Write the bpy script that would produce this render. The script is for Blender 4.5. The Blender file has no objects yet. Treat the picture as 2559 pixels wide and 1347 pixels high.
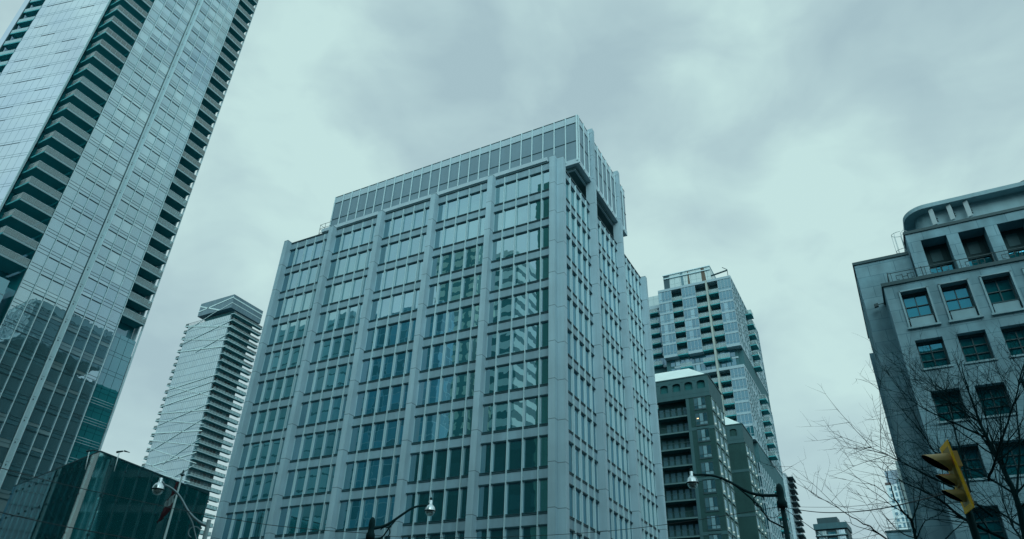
import bpy, math, random
from mathutils import Vector, Matrix
random.seed(7)
rad = math.radians
SC = bpy.context.scene
COL = SC.collection

# ------------------------------------------------------------------ camera
FPX, PITCH, ROLL, YAW = 1735.8, 0.558285652, 0.0380414123, -0.506636899
W, H, CZ = 2559.0, 1347.0, 1.7
_f = Vector((math.sin(YAW)*math.cos(PITCH), math.cos(YAW)*math.cos(PITCH), math.sin(PITCH)))
_r = Vector((math.cos(YAW), -math.sin(YAW), 0)); _u = _r.cross(_f)
R2 = math.cos(ROLL)*_r + math.sin(ROLL)*_u
U2 = -math.sin(ROLL)*_r + math.cos(ROLL)*_u
cam = bpy.data.objects.new('camera', bpy.data.cameras.new('camera')); COL.objects.link(cam)
cam.matrix_world = Matrix(((R2.x, U2.x, -_f.x, 0), (R2.y, U2.y, -_f.y, 0), (R2.z, U2.z, -_f.z, CZ), (0, 0, 0, 1)))
cam.data.sensor_width = 36; cam.data.lens = 36*FPX/W
cam.data.clip_start = 0.1; cam.data.clip_end = 20000
SC.camera = cam
CP = Vector((0, 0, CZ))
def ray(u, v): return R2*((u-W/2)/FPX) - U2*((v-H/2)/FPX) + _f
def at(u, v, rng):                       # a point seen at (u, v) of the photo, rng metres away on the ground plan
    d = ray(u, v); return CP + d*(rng/math.hypot(d.x, d.y))
def ony(u, v, Y): d = ray(u, v); return CP + d*(Y/d.y)
def onx(u, v, X): d = ray(u, v); return CP + d*(X/d.x)
def proj(p):
    q = Vector(p)-CP; z = q.dot(_f)
    if z < .1: return None
    return (FPX*q.dot(R2)/z+W/2, -FPX*q.dot(U2)/z+H/2)

# ------------------------------------------------------------------ world, sun, exposure
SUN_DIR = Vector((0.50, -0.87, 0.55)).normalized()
world = bpy.data.worlds.new('World'); SC.world = world; world.use_nodes = True
nt = world.node_tree; nt.nodes.clear()
def N(t, k, **kw):
    n = t.nodes.new(k)
    for a, b in kw.items(): setattr(n, a, b)
    return n
out = N(nt, 'ShaderNodeOutputWorld'); bg = N(nt, 'ShaderNodeBackground'); bg.inputs[1].default_value = 0.1
sky = N(nt, 'ShaderNodeTexSky', sky_type='NISHITA'); sky.sun_disc = False
sky.sun_elevation = math.asin(SUN_DIR.z); sky.sun_rotation = math.atan2(SUN_DIR.x, SUN_DIR.y)
sky.air_density = 1.5; sky.dust_density = 3.0
tc = N(nt, 'ShaderNodeTexCoord')
def cloud_noise(scale, det, rough, dist, off):
    m = N(nt, 'ShaderNodeMapping'); m.inputs['Location'].default_value = off; m.inputs['Scale'].default_value = (1, 1, 1.5)
    n = N(nt, 'ShaderNodeTexNoise'); n.inputs['Scale'].default_value = scale; n.inputs['Detail'].default_value = det
    n.inputs['Roughness'].default_value = rough; n.inputs['Distortion'].default_value = dist
    nt.links.new(tc.outputs['Generated'], m.inputs[0]); nt.links.new(m.outputs[0], n.inputs['Vector']); return n.outputs[0]
def wmath(op, a, b=None, c=None):
    n = N(nt, 'ShaderNodeMath', operation=op)
    for i, x in enumerate((a, b, c)):
        if x is None: continue
        if isinstance(x, (int, float)): n.inputs[i].default_value = x
        else: nt.links.new(x, n.inputs[i])
    return n.outputs[0]
# broad lighter and darker banks of the cloud deck: (direction via photo point, radius in degrees, amount)
LOBES = [((780, 60), 14, .36), ((620, 560), 12, .25), ((830, 480), 7, .22), ((1250, 120), 13, -.30), ((1060, 330), 9, -.14),
         ((1620, 120), 10, -.25), ((1830, 130), 7, .35), ((1930, 600), 15, .26), ((2120, 430), 9, .16), ((1730, 440), 7, -.25),
         ((1120, 480), 6, -.18), ((2020, 610), 2.0, -.22), ((2500, 270), 9, -.22), ((2330, 60), 8, -.12), ((2080, 1000), 9, .22),
         ((500, 1000), 9, -.12), ((430, 880), 5, -.12), ((1480, 380), 7, -.12), ((2450, 120), 5, .15), ((1350, 60), 3, .08)]
acc = wmath('MULTIPLY_ADD', cloud_noise(2.2, 5, .55, .6, (3.1, 1.7, .4)), 1.9, -.465)
acc = wmath('MULTIPLY_ADD', cloud_noise(7.5, 4, .5, .4, (.7, 4.2, 2.4)), 1.5, acc)
acc = wmath('SUBTRACT', acc, .75)
for (u, v), rd, amt in LOBES:
    d = ray(u, v).normalized()
    n = N(nt, 'ShaderNodeVectorMath', operation='DOT_PRODUCT'); n.inputs[1].default_value = d
    nt.links.new(tc.outputs['Generated'], n.inputs[0])
    mr = N(nt, 'ShaderNodeMapRange', interpolation_type='SMOOTHSTEP')
    mr.inputs[1].default_value = math.cos(rad(rd)); mr.inputs[2].default_value = 1.0
    nt.links.new(n.outputs['Value'], mr.inputs[0])
    acc = wmath('MULTIPLY_ADD', mr.outputs[0], amt*.85, acc)
ramp = N(nt, 'ShaderNodeValToRGB'); nt.links.new(acc, ramp.inputs[0])
e = ramp.color_ramp.elements
e[0].position = .05; e[0].color = (.385, .545, .595, 1)
e[1].position = 1.0; e[1].color = (.565, .785, .77, 1)
m_ = e.new(.5); m_.color = (.455, .635, .665, 1)
sc10 = N(nt, 'ShaderNodeVectorMath', operation='SCALE'); sc10.inputs['Scale'].default_value = 10.0
nt.links.new(ramp.outputs[0], sc10.inputs[0])
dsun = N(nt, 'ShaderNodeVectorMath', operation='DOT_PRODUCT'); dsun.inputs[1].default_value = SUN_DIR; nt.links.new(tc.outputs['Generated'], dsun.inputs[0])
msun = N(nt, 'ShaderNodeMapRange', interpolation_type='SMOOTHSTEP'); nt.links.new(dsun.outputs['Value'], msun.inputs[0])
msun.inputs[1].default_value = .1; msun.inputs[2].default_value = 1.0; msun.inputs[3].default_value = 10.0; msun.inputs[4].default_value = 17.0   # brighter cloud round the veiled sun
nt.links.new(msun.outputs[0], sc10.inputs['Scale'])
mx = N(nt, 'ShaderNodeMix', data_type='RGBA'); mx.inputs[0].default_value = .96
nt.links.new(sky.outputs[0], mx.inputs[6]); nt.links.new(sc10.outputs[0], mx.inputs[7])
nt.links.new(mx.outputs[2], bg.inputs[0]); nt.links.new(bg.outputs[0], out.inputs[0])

sl = bpy.data.lights.new('sun', 'SUN'); sl.energy = 1.5; sl.angle = rad(38); sl.color = (.80, 1.0, .99)
so = bpy.data.objects.new('sun', sl); COL.objects.link(so)
so.rotation_euler = SUN_DIR.to_track_quat('Z', 'Y').to_euler(); so.location = (0, -30, 200)
SC.view_settings.view_transform = 'Standard'; SC.view_settings.look = 'None'
SC.view_settings.exposure = 0.0; SC.view_settings.gamma = 1.0

# ------------------------------------------------------------------ materials
MATS = {}
def newmat(name):
    m = bpy.data.materials.new(name); m.use_nodes = True; t = m.node_tree; t.nodes.clear()
    o = N(t, 'ShaderNodeOutputMaterial'); return m, t, o
def lk(t, a, b): t.links.new(a, b)
def objco(t): return N(t, 'ShaderNodeTexCoord').outputs['Object']
def mixrgb(t, fac, a, b, mode='MIX'):
    n = N(t, 'ShaderNodeMix', data_type='RGBA', blend_type=mode)
    for i, x in ((0, fac), (6, a), (7, b)):
        if isinstance(x, (int, float)): n.inputs[i].default_value = x
        elif isinstance(x, tuple): n.inputs[i].default_value = (*x, 1) if len(x) == 3 else x
        else: lk(t, x, n.inputs[i])
    return n.outputs[2]
def tmath(t, op, a, b=None, c=None):
    n = N(t, 'ShaderNodeMath', operation=op)
    for i, x in enumerate((a, b, c)):
        if x is None: continue
        if isinstance(x, (int, float)): n.inputs[i].default_value = x
        else: lk(t, x, n.inputs[i])
    return n.outputs[0]
def noise(t, co, scale, det=4, stretch=(1, 1, 1)):
    m = N(t, 'ShaderNodeMapping'); m.inputs['Scale'].default_value = stretch; lk(t, co, m.inputs[0])
    n = N(t, 'ShaderNodeTexNoise'); n.inputs['Scale'].default_value = scale; n.inputs['Detail'].default_value = det
    lk(t, m.outputs[0], n.inputs['Vector']); return n.outputs[0]
def solid(name, col, rough=.6, metal=0.0, var=.25, streak=.2, joint=None, isl=.0, bump=0.0, spec=.4):
    """weathered solid surface; joint=(period, phase, width) draws dark horizontal panel joints; isl varies tone per piece"""
    if name in MATS: return MATS[name]
    m, t, o = newmat(name); b = N(t, 'ShaderNodeBsdfPrincipled'); lk(t, b.outputs[0], o.inputs[0])
    b.inputs['Roughness'].default_value = rough; b.inputs['Metallic'].default_value = metal
    b.inputs['Specular IOR Level'].default_value = spec
    co = objco(t)
    f1 = noise(t, co, .35, 5); f2 = noise(t, co, 1.3, 4, (1, 1, .06))
    v = tmath(t, 'MULTIPLY_ADD', f1, var*1.6, 1-var*.8)
    v = tmath(t, 'MULTIPLY', v, tmath(t, 'MULTIPLY_ADD', f2, streak*1.6, 1-streak*.8))
    if isl:
        g = N(t, 'ShaderNodeNewGeometry'); v = tmath(t, 'MULTIPLY', v, tmath(t, 'MULTIPLY_ADD', g.outputs['Random Per Island'], isl*2, 1-isl))
    if joint:
        s = N(t, 'ShaderNodeSeparateXYZ'); lk(t, co, s.inputs[0])
        fr = tmath(t, 'FRACT', tmath(t, 'DIVIDE', tmath(t, 'SUBTRACT', s.outputs[2], joint[1]), joint[0]))
        v = tmath(t, 'MULTIPLY', v, tmath(t, 'MULTIPLY_ADD', tmath(t, 'GREATER_THAN', fr, joint[2]/joint[0]), .6, .4))
    sc = N(t, 'ShaderNodeVectorMath', operation='SCALE'); sc.inputs[0].default_value = col; lk(t, v, sc.inputs['Scale'])
    lk(t, sc.outputs[0], b.inputs['Base Color'])
    if bump:
        bp = N(t, 'ShaderNodeBump'); bp.inputs['Strength'].default_value = 1; bp.inputs['Distance'].default_value = bump
        lk(t, noise(t, co, 6, 5), bp.inputs['Height']); lk(t, bp.outputs[0], b.inputs['Normal'])
    MATS[name] = m; return m
def glass(name, dark, light, refl=.5, tint=(.8, .95, 1), wav=.006, tilt=.012, share=.3, wscale=.7, rough=.01, streaky=0.0):
    """window pane: interior (per-pane random blinds) under a coated, slightly wavy reflecting surface"""
    if name in MATS: return MATS[name]
    m, t, o = newmat(name); co = objco(t)
    g = N(t, 'ShaderNodeNewGeometry'); r = g.outputs['Random Per Island']
    rp = N(t, 'ShaderNodeValToRGB'); lk(t, r, rp.inputs[0]); e = rp.color_ramp.elements
    e[0].position = 0; e[0].color = (*dark, 1); e[1].position = 1; e[1].color = (*light, 1)
    x = e.new(max(.02, 1-share)); x.color = tuple(d*1.35 for d in dark)+(1,)
    x = e.new(min(.98, 1-share+.08)); x.color = tuple(a*.6+b*.4 for a, b in zip(light, dark))+(1,)
    colr = rp.outputs[0]
    if streaky:
        colr = mixrgb(t, tmath(t, 'MULTIPLY', noise(t, co, 3.0, 3, (1, 1, .03)), streaky), colr, light)
    d = N(t, 'ShaderNodeBsdfDiffuse'); lk(t, colr, d.inputs[0])
    gl = N(t, 'ShaderNodeBsdfGlossy'); gl.inputs['Roughness'].default_value = rough
    lk(t, mixrgb(t, tmath(t, 'MULTIPLY_ADD', noise(t, co, .05, 2), 4.0, -1.5), (tint[0]*.88, tint[1]*.91, tint[2]), tint), gl.inputs[0])   # coating hue drifts over the facade
    bp = N(t, 'ShaderNodeBump'); bp.inputs['Strength'].default_value = 1; bp.inputs['Distance'].default_value = wav
    lk(t, noise(t, co, wscale, 2), bp.inputs['Height'])
    wn = N(t, 'ShaderNodeTexWhiteNoise', noise_dimensions='1D'); lk(t, r, wn.inputs['W'])
    a = N(t, 'ShaderNodeVectorMath', operation='SUBTRACT'); lk(t, wn.outputs['Color'], a.inputs[0]); a.inputs[1].default_value = (.5, .5, .5)
    s = N(t, 'ShaderNodeVectorMath', operation='SCALE'); lk(t, a.outputs[0], s.inputs[0]); s.inputs['Scale'].default_value = tilt
    ad = N(t, 'ShaderNodeVectorMath', operation='ADD'); lk(t, bp.outputs[0], ad.inputs[0]); lk(t, s.outputs[0], ad.inputs[1])
    nm = N(t, 'ShaderNodeVectorMath', operation='NORMALIZE'); lk(t, ad.outputs[0], nm.inputs[0]); lk(t, nm.outputs[0], gl.inputs['Normal'])
    fr = N(t, 'ShaderNodeFresnel'); fr.inputs[0].default_value = 1.5
    mx = N(t, 'ShaderNodeMixShader'); lk(t, tmath(t, 'MULTIPLY_ADD', fr.outputs[0], 1-refl, refl), mx.inputs[0])
    lk(t, d.outputs[0], mx.inputs[1]); lk(t, gl.outputs[0], mx.inputs[2]); lk(t, mx.outputs[0], o.inputs[0])
    MATS[name] = m; return m
def clearglass(name, tint, opac=.35, refl=.12, veil=None):
    if name in MATS: return MATS[name]
    m, t, o = newmat(name)
    tr = N(t, 'ShaderNodeBsdfTransparent'); tr.inputs[0].default_value = (*tint, 1)
    d = N(t, 'ShaderNodeBsdfDiffuse'); d.inputs[0].default_value = (*(veil or [c*.5 for c in tint]), 1)
    gl = N(t, 'ShaderNodeBsdfGlossy'); gl.inputs['Roughness'].default_value = .02; gl.inputs[0].default_value = (.85, 1, 1, 1)
    m1 = N(t, 'ShaderNodeMixShader'); m1.inputs[0].default_value = opac; lk(t, tr.outputs[0], m1.inputs[1]); lk(t, d.outputs[0], m1.inputs[2])
    fr = N(t, 'ShaderNodeFresnel'); fr.inputs[0].default_value = 1.45
    m2 = N(t, 'ShaderNodeMixShader'); lk(t, tmath(t, 'MULTIPLY_ADD', fr.outputs[0], 1-refl, refl), m2.inputs[0])
    lk(t, m1.outputs[0], m2.inputs[1]); lk(t, gl.outputs[0], m2.inputs[2]); lk(t, m2.outputs[0], o.inputs[0])
    MATS[name] = m; return m
def blocks(name, c1, c2, mortar, bw, bh, ms, rough=.85, stain=.35, bump=.004):
    """masonry: courses in world z, running along x+y"""
    if name in MATS: return MATS[name]
    m, t, o = newmat(name); b = N(t, 'ShaderNodeBsdfPrincipled'); lk(t, b.outputs[0], o.inputs[0]); b.inputs['Roughness'].default_value = rough
    b.inputs['Specular IOR Level'].default_value = .2
    co = objco(t); s = N(t, 'ShaderNodeSeparateXYZ'); lk(t, co, s.inputs[0])
    c = N(t, 'ShaderNodeCombineXYZ'); lk(t, tmath(t, 'ADD', s.outputs[0], s.outputs[1]), c.inputs[0]); lk(t, s.outputs[2], c.inputs[1])
    br = N(t, 'ShaderNodeTexBrick'); lk(t, c.outputs[0], br.inputs['Vector'])
    br.inputs['Scale'].default_value = 1; br.inputs['Brick Width'].default_value = bw; br.inputs['Row Height'].default_value = bh
    br.inputs['Mortar Size'].default_value = ms; br.inputs['Mortar Smooth'].default_value = .1
    br.inputs['Color1'].default_value = (*c1, 1); br.inputs['Color2'].default_value = (*c2, 1); br.inputs['Mortar'].default_value = (*mortar, 1)
    v = tmath(t, 'MULTIPLY', tmath(t, 'MULTIPLY_ADD', noise(t, co, .6, 6), stain*2, 1-stain),
              tmath(t, 'MULTIPLY_ADD', noise(t, co, 1.1, 4, (1, 1, .1)), stain*1.4, 1-stain*.7))
    sc = N(t, 'ShaderNodeVectorMath', operation='SCALE'); lk(t, br.outputs[0], sc.inputs[0]); lk(t, v, sc.inputs['Scale'])
    lk(t, sc.outputs[0], b.inputs['Base Color'])
    bp = N(t, 'ShaderNodeBump'); bp.inputs['Distance'].default_value = bump; lk(t, noise(t, co, 9, 5), bp.inputs['Height']); lk(t, bp.outputs[0], b.inputs['Normal'])
    MATS[name] = m; return m
def panels(name, col, line, pitch, lw, zp=None, rough=.35, isl=0, refl=.0, vary=.25):
    """cladding ruled with vertical panel lines (along x+y) and optional floor lines, tone varies per panel"""
    if name in MATS: return MATS[name]
    m, t, o = newmat(name); b = N(t, 'ShaderNodeBsdfPrincipled'); b.inputs['Roughness'].default_value = rough
    co = objco(t); s = N(t, 'ShaderNodeSeparateXYZ'); lk(t, co, s.inputs[0])
    q = tmath(t, 'DIVIDE', tmath(t, 'ADD', s.outputs[0], s.outputs[1]), pitch)
    msk = tmath(t, 'LESS_THAN', tmath(t, 'FRACT', q), lw/pitch); fl = tmath(t, 'FLOOR', q)
    cell = N(t, 'ShaderNodeCombineXYZ'); lk(t, fl, cell.inputs[0])
    if zp:
        qz = tmath(t, 'DIVIDE', tmath(t, 'SUBTRACT', s.outputs[2], zp[1]), zp[0])
        msk = tmath(t, 'MAXIMUM', msk, tmath(t, 'LESS_THAN', tmath(t, 'FRACT', qz), zp[2]/zp[0])); lk(t, tmath(t, 'FLOOR', qz), cell.inputs[1])
    wn = N(t, 'ShaderNodeTexWhiteNoise', noise_dimensions='3D'); lk(t, cell.outputs[0], wn.inputs[0])
    v = tmath(t, 'MULTIPLY_ADD', wn.outputs[0], vary*2, 1-vary)
    v = tmath(t, 'MULTIPLY', v, tmath(t, 'MULTIPLY_ADD', noise(t, co, .3, 4), .3, .85))
    sc = N(t, 'ShaderNodeVectorMath', operation='SCALE'); sc.inputs[0].default_value = col; lk(t, v, sc.inputs['Scale'])
    c2 = mixrgb(t, msk, sc.outputs[0], line); lk(t, c2, b.inputs['Base Color'])
    if refl:
        gl = N(t, 'ShaderNodeBsdfGlossy'); gl.inputs['Roughness'].default_value = .03; gl.inputs[0].default_value = (.8, .95, 1, 1)
        bp = N(t, 'ShaderNodeBump'); bp.inputs['Distance'].default_value = .01; lk(t, noise(t, co, .6, 2), bp.inputs['Height']); lk(t, bp.outputs[0], gl.inputs['Normal'])
        mx = N(t, 'ShaderNodeMixShader'); lk(t, tmath(t, 'MULTIPLY', tmath(t, 'SUBTRACT', 1, msk), refl), mx.inputs[0])
        lk(t, b.outputs[0], mx.inputs[1]); lk(t, gl.outputs[0], mx.inputs[2]); lk(t, mx.outputs[0], o.inputs[0])
    else: lk(t, b.outputs[0], o.inputs[0])
    MATS[name] = m; return m
def emit(name, col, st):
    m, t, o = newmat(name); e = N(t, 'ShaderNodeEmission'); e.inputs[0].default_value = (*col, 1); e.inputs[1].default_value = st
    lk(t, e.outputs[0], o.inputs[0]); return m

# ------------------------------------------------------------------ mesh helpers
ORG = {}
class MB:
    def __init__(s): s.v = []; s.f = []; s.mi = []; s.m = 0; s.sm = False; s.fs = []
    def face(s, idx): s.f.append(idx); s.mi.append(s.m); s.fs.append(s.sm)
    def pts(s, ps):
        n = len(s.v); s.v += [tuple(p) for p in ps]; return n
    def hexa(s, a):
        n = s.pts(a)
        for q in ((0, 3, 2, 1), (4, 5, 6, 7), (0, 1, 5, 4), (1, 2, 6, 5), (2, 3, 7, 6), (3, 0, 4, 7)): s.face([n+i for i in q])
        return s
    def box(s, x0, x1, y0, y1, z0, z1):
        return s.hexa([(x0, y0, z0), (x1, y0, z0), (x1, y1, z0), (x0, y1, z0), (x0, y0, z1), (x1, y0, z1), (x1, y1, z1), (x0, y1, z1)])
    def obox(s, o, a, b, c):             # corner o and three edge vectors
        o, a, b, c = map(Vector, (o, a, b, c)); return s.hexa([o, o+a, o+a+b, o+b, o+c, o+a+c, o+a+b+c, o+b+c])
    def prism(s, poly, z0, z1):          # counter-clockwise plan
        k = len(poly); n = s.pts([(x, y, z0) for x, y in poly]+[(x, y, z1) for x, y in poly])
        s.face([n+i for i in reversed(range(k))]); s.face([n+k+i for i in range(k)])
        for i in range(k): j = (i+1) % k; s.face([n+i, n+j, n+k+j, n+k+i])
        return s
    def bar(s, p, q, w, h=None):         # square bar between two points
        p, q = Vector(p), Vector(q); d = (q-p); h = h or w
        a = d.cross(Vector((0, 0, 1)))
        if a.length < 1e-4: a = Vector((1, 0, 0))
        a.normalize(); b = a.cross(d).normalized()
        return s.obox(p-a*w/2-b*h/2, a*w, b*h, d)
    def tube(s, pts, r, n=8, cap=True):
        pts = [Vector(p) for p in pts]; k = len(pts); rs = r if isinstance(r, (list, tuple)) else [r]*k
        a = None; st = len(s.v); sm0 = s.sm; s.sm = True
        for i, p in enumerate(pts):
            d = (pts[min(i+1, k-1)]-pts[max(i-1, 0)]).normalized()
            if a is None:
                a = d.cross(Vector((0, 0, 1)))
                if a.length < .05: a = Vector((1, 0, 0)).cross(d)
            a = (a-d*a.dot(d)).normalized(); b = d.cross(a)
            s.pts([p+(a*math.cos(2*math.pi*j/n)+b*math.sin(2*math.pi*j/n))*rs[i] for j in range(n)])
        for i in range(k-1):
            for j in range(n):
                j2 = (j+1) % n; s.face([st+i*n+j, st+i*n+j2, st+(i+1)*n+j2, st+(i+1)*n+j])
        s.sm = False
        if cap: s.face([st+j for j in reversed(range(n))]); s.face([st+(k-1)*n+j for j in range(n)])
        s.sm = sm0; return s
    def lathe(s, c, prof, n=16, axis=Vector((0, 0, 1)), a0=0, a1=2*math.pi):
        c = Vector(c); axis = Vector(axis).normalized(); e1 = axis.orthogonal().normalized(); e2 = axis.cross(e1); st = len(s.v); sm0 = s.sm; s.sm = True
        for r, z in prof: s.pts([c+axis*z+(e1*math.cos(2*math.pi*j/n)+e2*math.sin(2*math.pi*j/n))*r for j in range(n)])
        for i in range(len(prof)-1):
            for j in range(n): j2 = (j+1) % n; s.face([st+i*n+j, st+i*n+j2, st+(i+1)*n+j2, st+(i+1)*n+j])
        s.sm = sm0; return s
    def build(s, name, mat, parent=None, **props):
        if not s.v: return None
        o = ORG[parent] if parent is not None else Vector((0, 0, 0))
        me = bpy.data.meshes.new(name); me.from_pydata([(x-o.x, y-o.y, z-o.z) for x, y, z in s.v], [], s.f)
        for m in (mat if isinstance(mat, (list, tuple)) else [mat]): me.materials.append(m)
        me.polygons.foreach_set('material_index', s.mi); me.polygons.foreach_set('use_smooth', s.fs); me.update()
        ob = bpy.data.objects.new(name, me); COL.objects.link(ob); ORG[ob] = o
        if parent is not None: ob.parent = parent
        for k, v in props.items(): ob[k] = v
        return ob
def thing(name, label, cat, loc, group=None):
    o = bpy.data.objects.new(name, None); COL.objects.link(o); o.location = loc; o.empty_display_size = .5
    o['label'] = label; o['category'] = cat
    if group: o['group'] = group
    ORG[o] = Vector(loc); return o
def solo(name, mb, mat, label, cat, group=None, base=None):          # a thing that is one mesh
    b = Vector(base) if base is not None else Vector((0, 0, 0))
    mb.v = [(x-b.x, y-b.y, z-b.z) for x, y, z in mb.v]
    o = mb.build(name, mat); o.location = b; o['label'] = label; o['category'] = cat
    if group: o['group'] = group
    return o
def shown(p8):                            # how large a box shows in the photo (0 when outside the frame)
    q = [proj(p) for p in p8]
    if any(x is None for x in q): return 0
    us = [min(max(x[0], 0), W) for x in q]; vs = [min(max(x[1], 0), H) for x in q]
    return (max(us)-min(us))*(max(vs)-min(vs))
def many(name, boxes, mat, parent, cap=100):
    """boxes: list of 8-point hexahedra; the largest in the photo become parts, the rest one 'stuff' part"""
    sc = sorted(((shown(b), i) for i, b in enumerate(boxes)), reverse=True)
    for a, i in sc[:cap]: MB().hexa(boxes[i]).build(name, mat, parent)
    if len(sc) > cap:
        m = MB()
        for a, i in sc[cap:]: m.hexa(boxes[i])
        m.build(name, mat, parent, kind='stuff')
def hx(x0, x1, y0, y1, z0, z1):
    return [(x0, y0, z0), (x1, y0, z0), (x1, y1, z0), (x0, y1, z0), (x0, y0, z1), (x1, y0, z1), (x1, y1, z1), (x0, y1, z1)]

# ------------------------------------------------------------------ palette
CONC = solid('grey_precast', (.275, .435, .505), .6, var=.28, streak=.32, joint=(3.79, .27, .07))
SPAN = solid('spandrel_panel_paint', (.19, .325, .39), .5, var=.2, streak=.35, isl=.10)
ALU = solid('pale_aluminium', (.45, .64, .69), .45, metal=.0, var=.1, streak=.1)
MULL = solid('office_mullion', (.36, .55, .60), .5, var=.1, streak=.15)
DARKM = solid('dark_teal_metal', (.006, .055, .068), .5, var=.2, streak=.1)
VDARK = solid('dark_core', (.006, .10, .11), .9, var=.1, streak=0)  # one very dark tone for the set-back penthouse cores
ROOF = solid('roof_gravel', (.12, .18, .2), .9)
PENT = solid('penthouse_panel', (.135, .235, .29), .4, var=.12, streak=.15, isl=.05)
PENTL = solid('penthouse_band', (.34, .485, .55), .4, var=.1, streak=.1)
OFFGL = glass('office_glass', (.005, .075, .082), (.08, .20, .23), refl=.52, tint=(.50, .71, .79), wav=.0038, tilt=.006, share=.16, wscale=.6)

# ================================================================== GROUND
m = MB(); m.box(-4000, 4000, -4000, 4000, -1, -.15)
g = m.build('ground', solid('ground_concrete', (.06, .085, .09), .9)); g['kind'] = 'structure'
m = MB(); m.box(-200, 200, 8, 24, -.15, .0)
g = m.build('road', solid('asphalt', (.035, .055, .06), .85)); g['kind'] = 'structure'
m = MB(); m.box(-20.5, -1.5, 24, 260, -.15, .0)
g = m.build('side_road', solid('asphalt', (.035, .055, .06), .85)); g['kind'] = 'structure'
PAVE = solid('paving', (.09, .13, .14), .85)
for nm, b in (('pavement', (-200, -20.5, 24, 53)), ('pavement', (-1.5, 200, 24, 53)), ('pavement', (-200, 200, -6, 8))):
    m = MB(); m.box(b[0], b[1], b[2], b[3], -.15, .13); g = m.build(nm, PAVE); g['kind'] = 'structure'
m = MB()
for i in range(-30, 30): m.box(i*6, i*6+3, 15.9, 16.05, .002, .006)
g = m.build('road_marking', solid('road_paint', (.5, .6, .55), .7)); g['kind'] = 'structure'

# ================================================================== OFFICE BLOCK (centre)
FH = 3.79; WB = 15.41 - 4*FH             # window sills at WB + k*FH
WH = 2.63; NFL = 14
off = thing('office_building', 'grey precast office block with tall vertical piers, gridded windows and a windowless rooftop penthouse', 'building', (-44, 53.5, 0))
MB().box(-64.4, -24.98, 54.3, 82.2, 0, 53.0).build('wall', SPAN, off)
PX = [-64.31, -56.49, -48.63, -40.70, -32.83, -24.97]
PY = [54.08, 63.38, 72.73, 82.12]
for i, x in enumerate(PX):
    MB().box(x-.33, x+.34, 53.15, 54.3 if i < 5 else 54.1, 0, 53.45 if i < 5 else 53.4).build('pier', CONC, off)
for i, y in enumerate(PY):
    y0, y1 = (53.76, 54.42) if i == 0 else (y-.33, y+.36)
    MB().box(-24.98 if i else -24.63, -23.9, y0, y1, 0, 65.5 if i in (1, 2) else 53.4).build('pier', CONC, off)
wins = []
def bay(axis, a, b, mods):
    """one bay between two piers: spandrels, frames, window boxes, mullions. axis 'x' = front face, 'y' = right face"""
    sp = MB(); fr = MB()
    def put(mb, s0, s1, d0, d1, z0, z1):  # d = depth behind the panel plane (negative = proud)
        if axis == 'x': mb.box(s0, s1, 53.93+d0, 53.93+d1, z0, z1)
        else: mb.box(-24.68-d1, -24.68-d0, s0, s1, z0, z1)
    for k in range(NFL):
        zb = WB+k*FH; zt = zb+WH
        z_prev = zb-FH+WH if k else 0
        put(sp, a, b, 0, .37, z_prev, zb)
        put(fr, a, b, -.07, .0, zb-.09, zb-.01); put(fr, a, b, -.055, .0, zb-.22, zb-.17)  # dark bars double as the shadow lines along the sills and heads
        put(fr, a, b, -.08, .0, zt+.0, zt+.10)
        for j in range(len(mods)-1):
            s0, s1 = mods[j]+.05, mods[j+1]-.05
            fr.m = 1; put(fr, s0-.02, s0+.03, .03, .10, zb, zt); put(fr, s1-.03, s1+.02, .03, .10, zb, zt); fr.m = 0
            wins.append(hx(s0+.03, s1-.03, 54.03, 54.10, zb+.01, zt-.01) if axis == 'x' else hx(-24.87, -24.80, s0+.03, s1-.03, zb+.01, zt-.01))
    put(sp, a, b, 0, .37, WB+(NFL-1)*FH+WH, 53.22)
    put(fr, a, b, -.12, .37, 53.22, 53.36)
    sp.build('spandrel_wall', SPAN, off); fr.build('frame_and_sill_shade', [DARKM, MULL], off)
    for s in mods[1:-1]:
        mm = MB()
        put(mm, s-.045, s+.045, -.17, .2, 0, 53.05)
        mm.build('mullion', MULL, off)
for i in range(5):
    a, b = PX[i]+.34, PX[i+1]-.33; st = (PX[i+1]-PX[i])/5
    bay('x', a, b, [a-.07]+[PX[i]+st*k for k in range(1, 5)]+[b+.07])
for i in range(3):
    a = 54.42 if i == 0 else PY[i]+.36; b = PY[i+1]-.33; st = (PY[i+1]-PY[i])/6
    bay('y', a, b, [a-.07]+[PY[i]+st*k for k in range(1, 6)]+[b+.07])
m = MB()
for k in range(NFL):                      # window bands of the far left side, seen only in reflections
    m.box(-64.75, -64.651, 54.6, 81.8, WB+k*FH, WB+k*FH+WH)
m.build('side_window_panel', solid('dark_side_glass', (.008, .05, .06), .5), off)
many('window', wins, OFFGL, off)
MB().box(-64.65, -64.4, 54.3, 82.2, 0, 53.2).build('side_wall', solid('dark_side_panel', (.035, .12, .14), .6), off)  # dark tone keeps this wall's reflection in the tower dark
MB().box(-64.4, -24.98, 54.3, 82.2, 53.0, 53.1).build('roof', ROOF, off)
m = MB(); m.box(-59.7, -26.3, 54.6, 54.95, 54.32, 54.84)
for i in range(22): m.box(-59.2+i*1.52, -59.12+i*1.52, 54.98, 55.06, 53.1, 54.4)
m.build('parapet_rail', PENTL, off)
m = MB()                                  # small guard cage at the left end of the rail
for z in (54.4, 55.1, 55.75): m.tube([(-58.3, 54.7, z), (-60.2, 54.7, z), (-60.2, 56.2, z)], .03, 5)
for x, y in ((-58.3, 54.7), (-59.3, 54.7), (-60.2, 54.7), (-60.2, 55.5), (-60.2, 56.2)): m.tube([(x, y, 53.1), (x, y, 55.75)], .03, 5)
m.build('roof_railing', DARKM, off)
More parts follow.
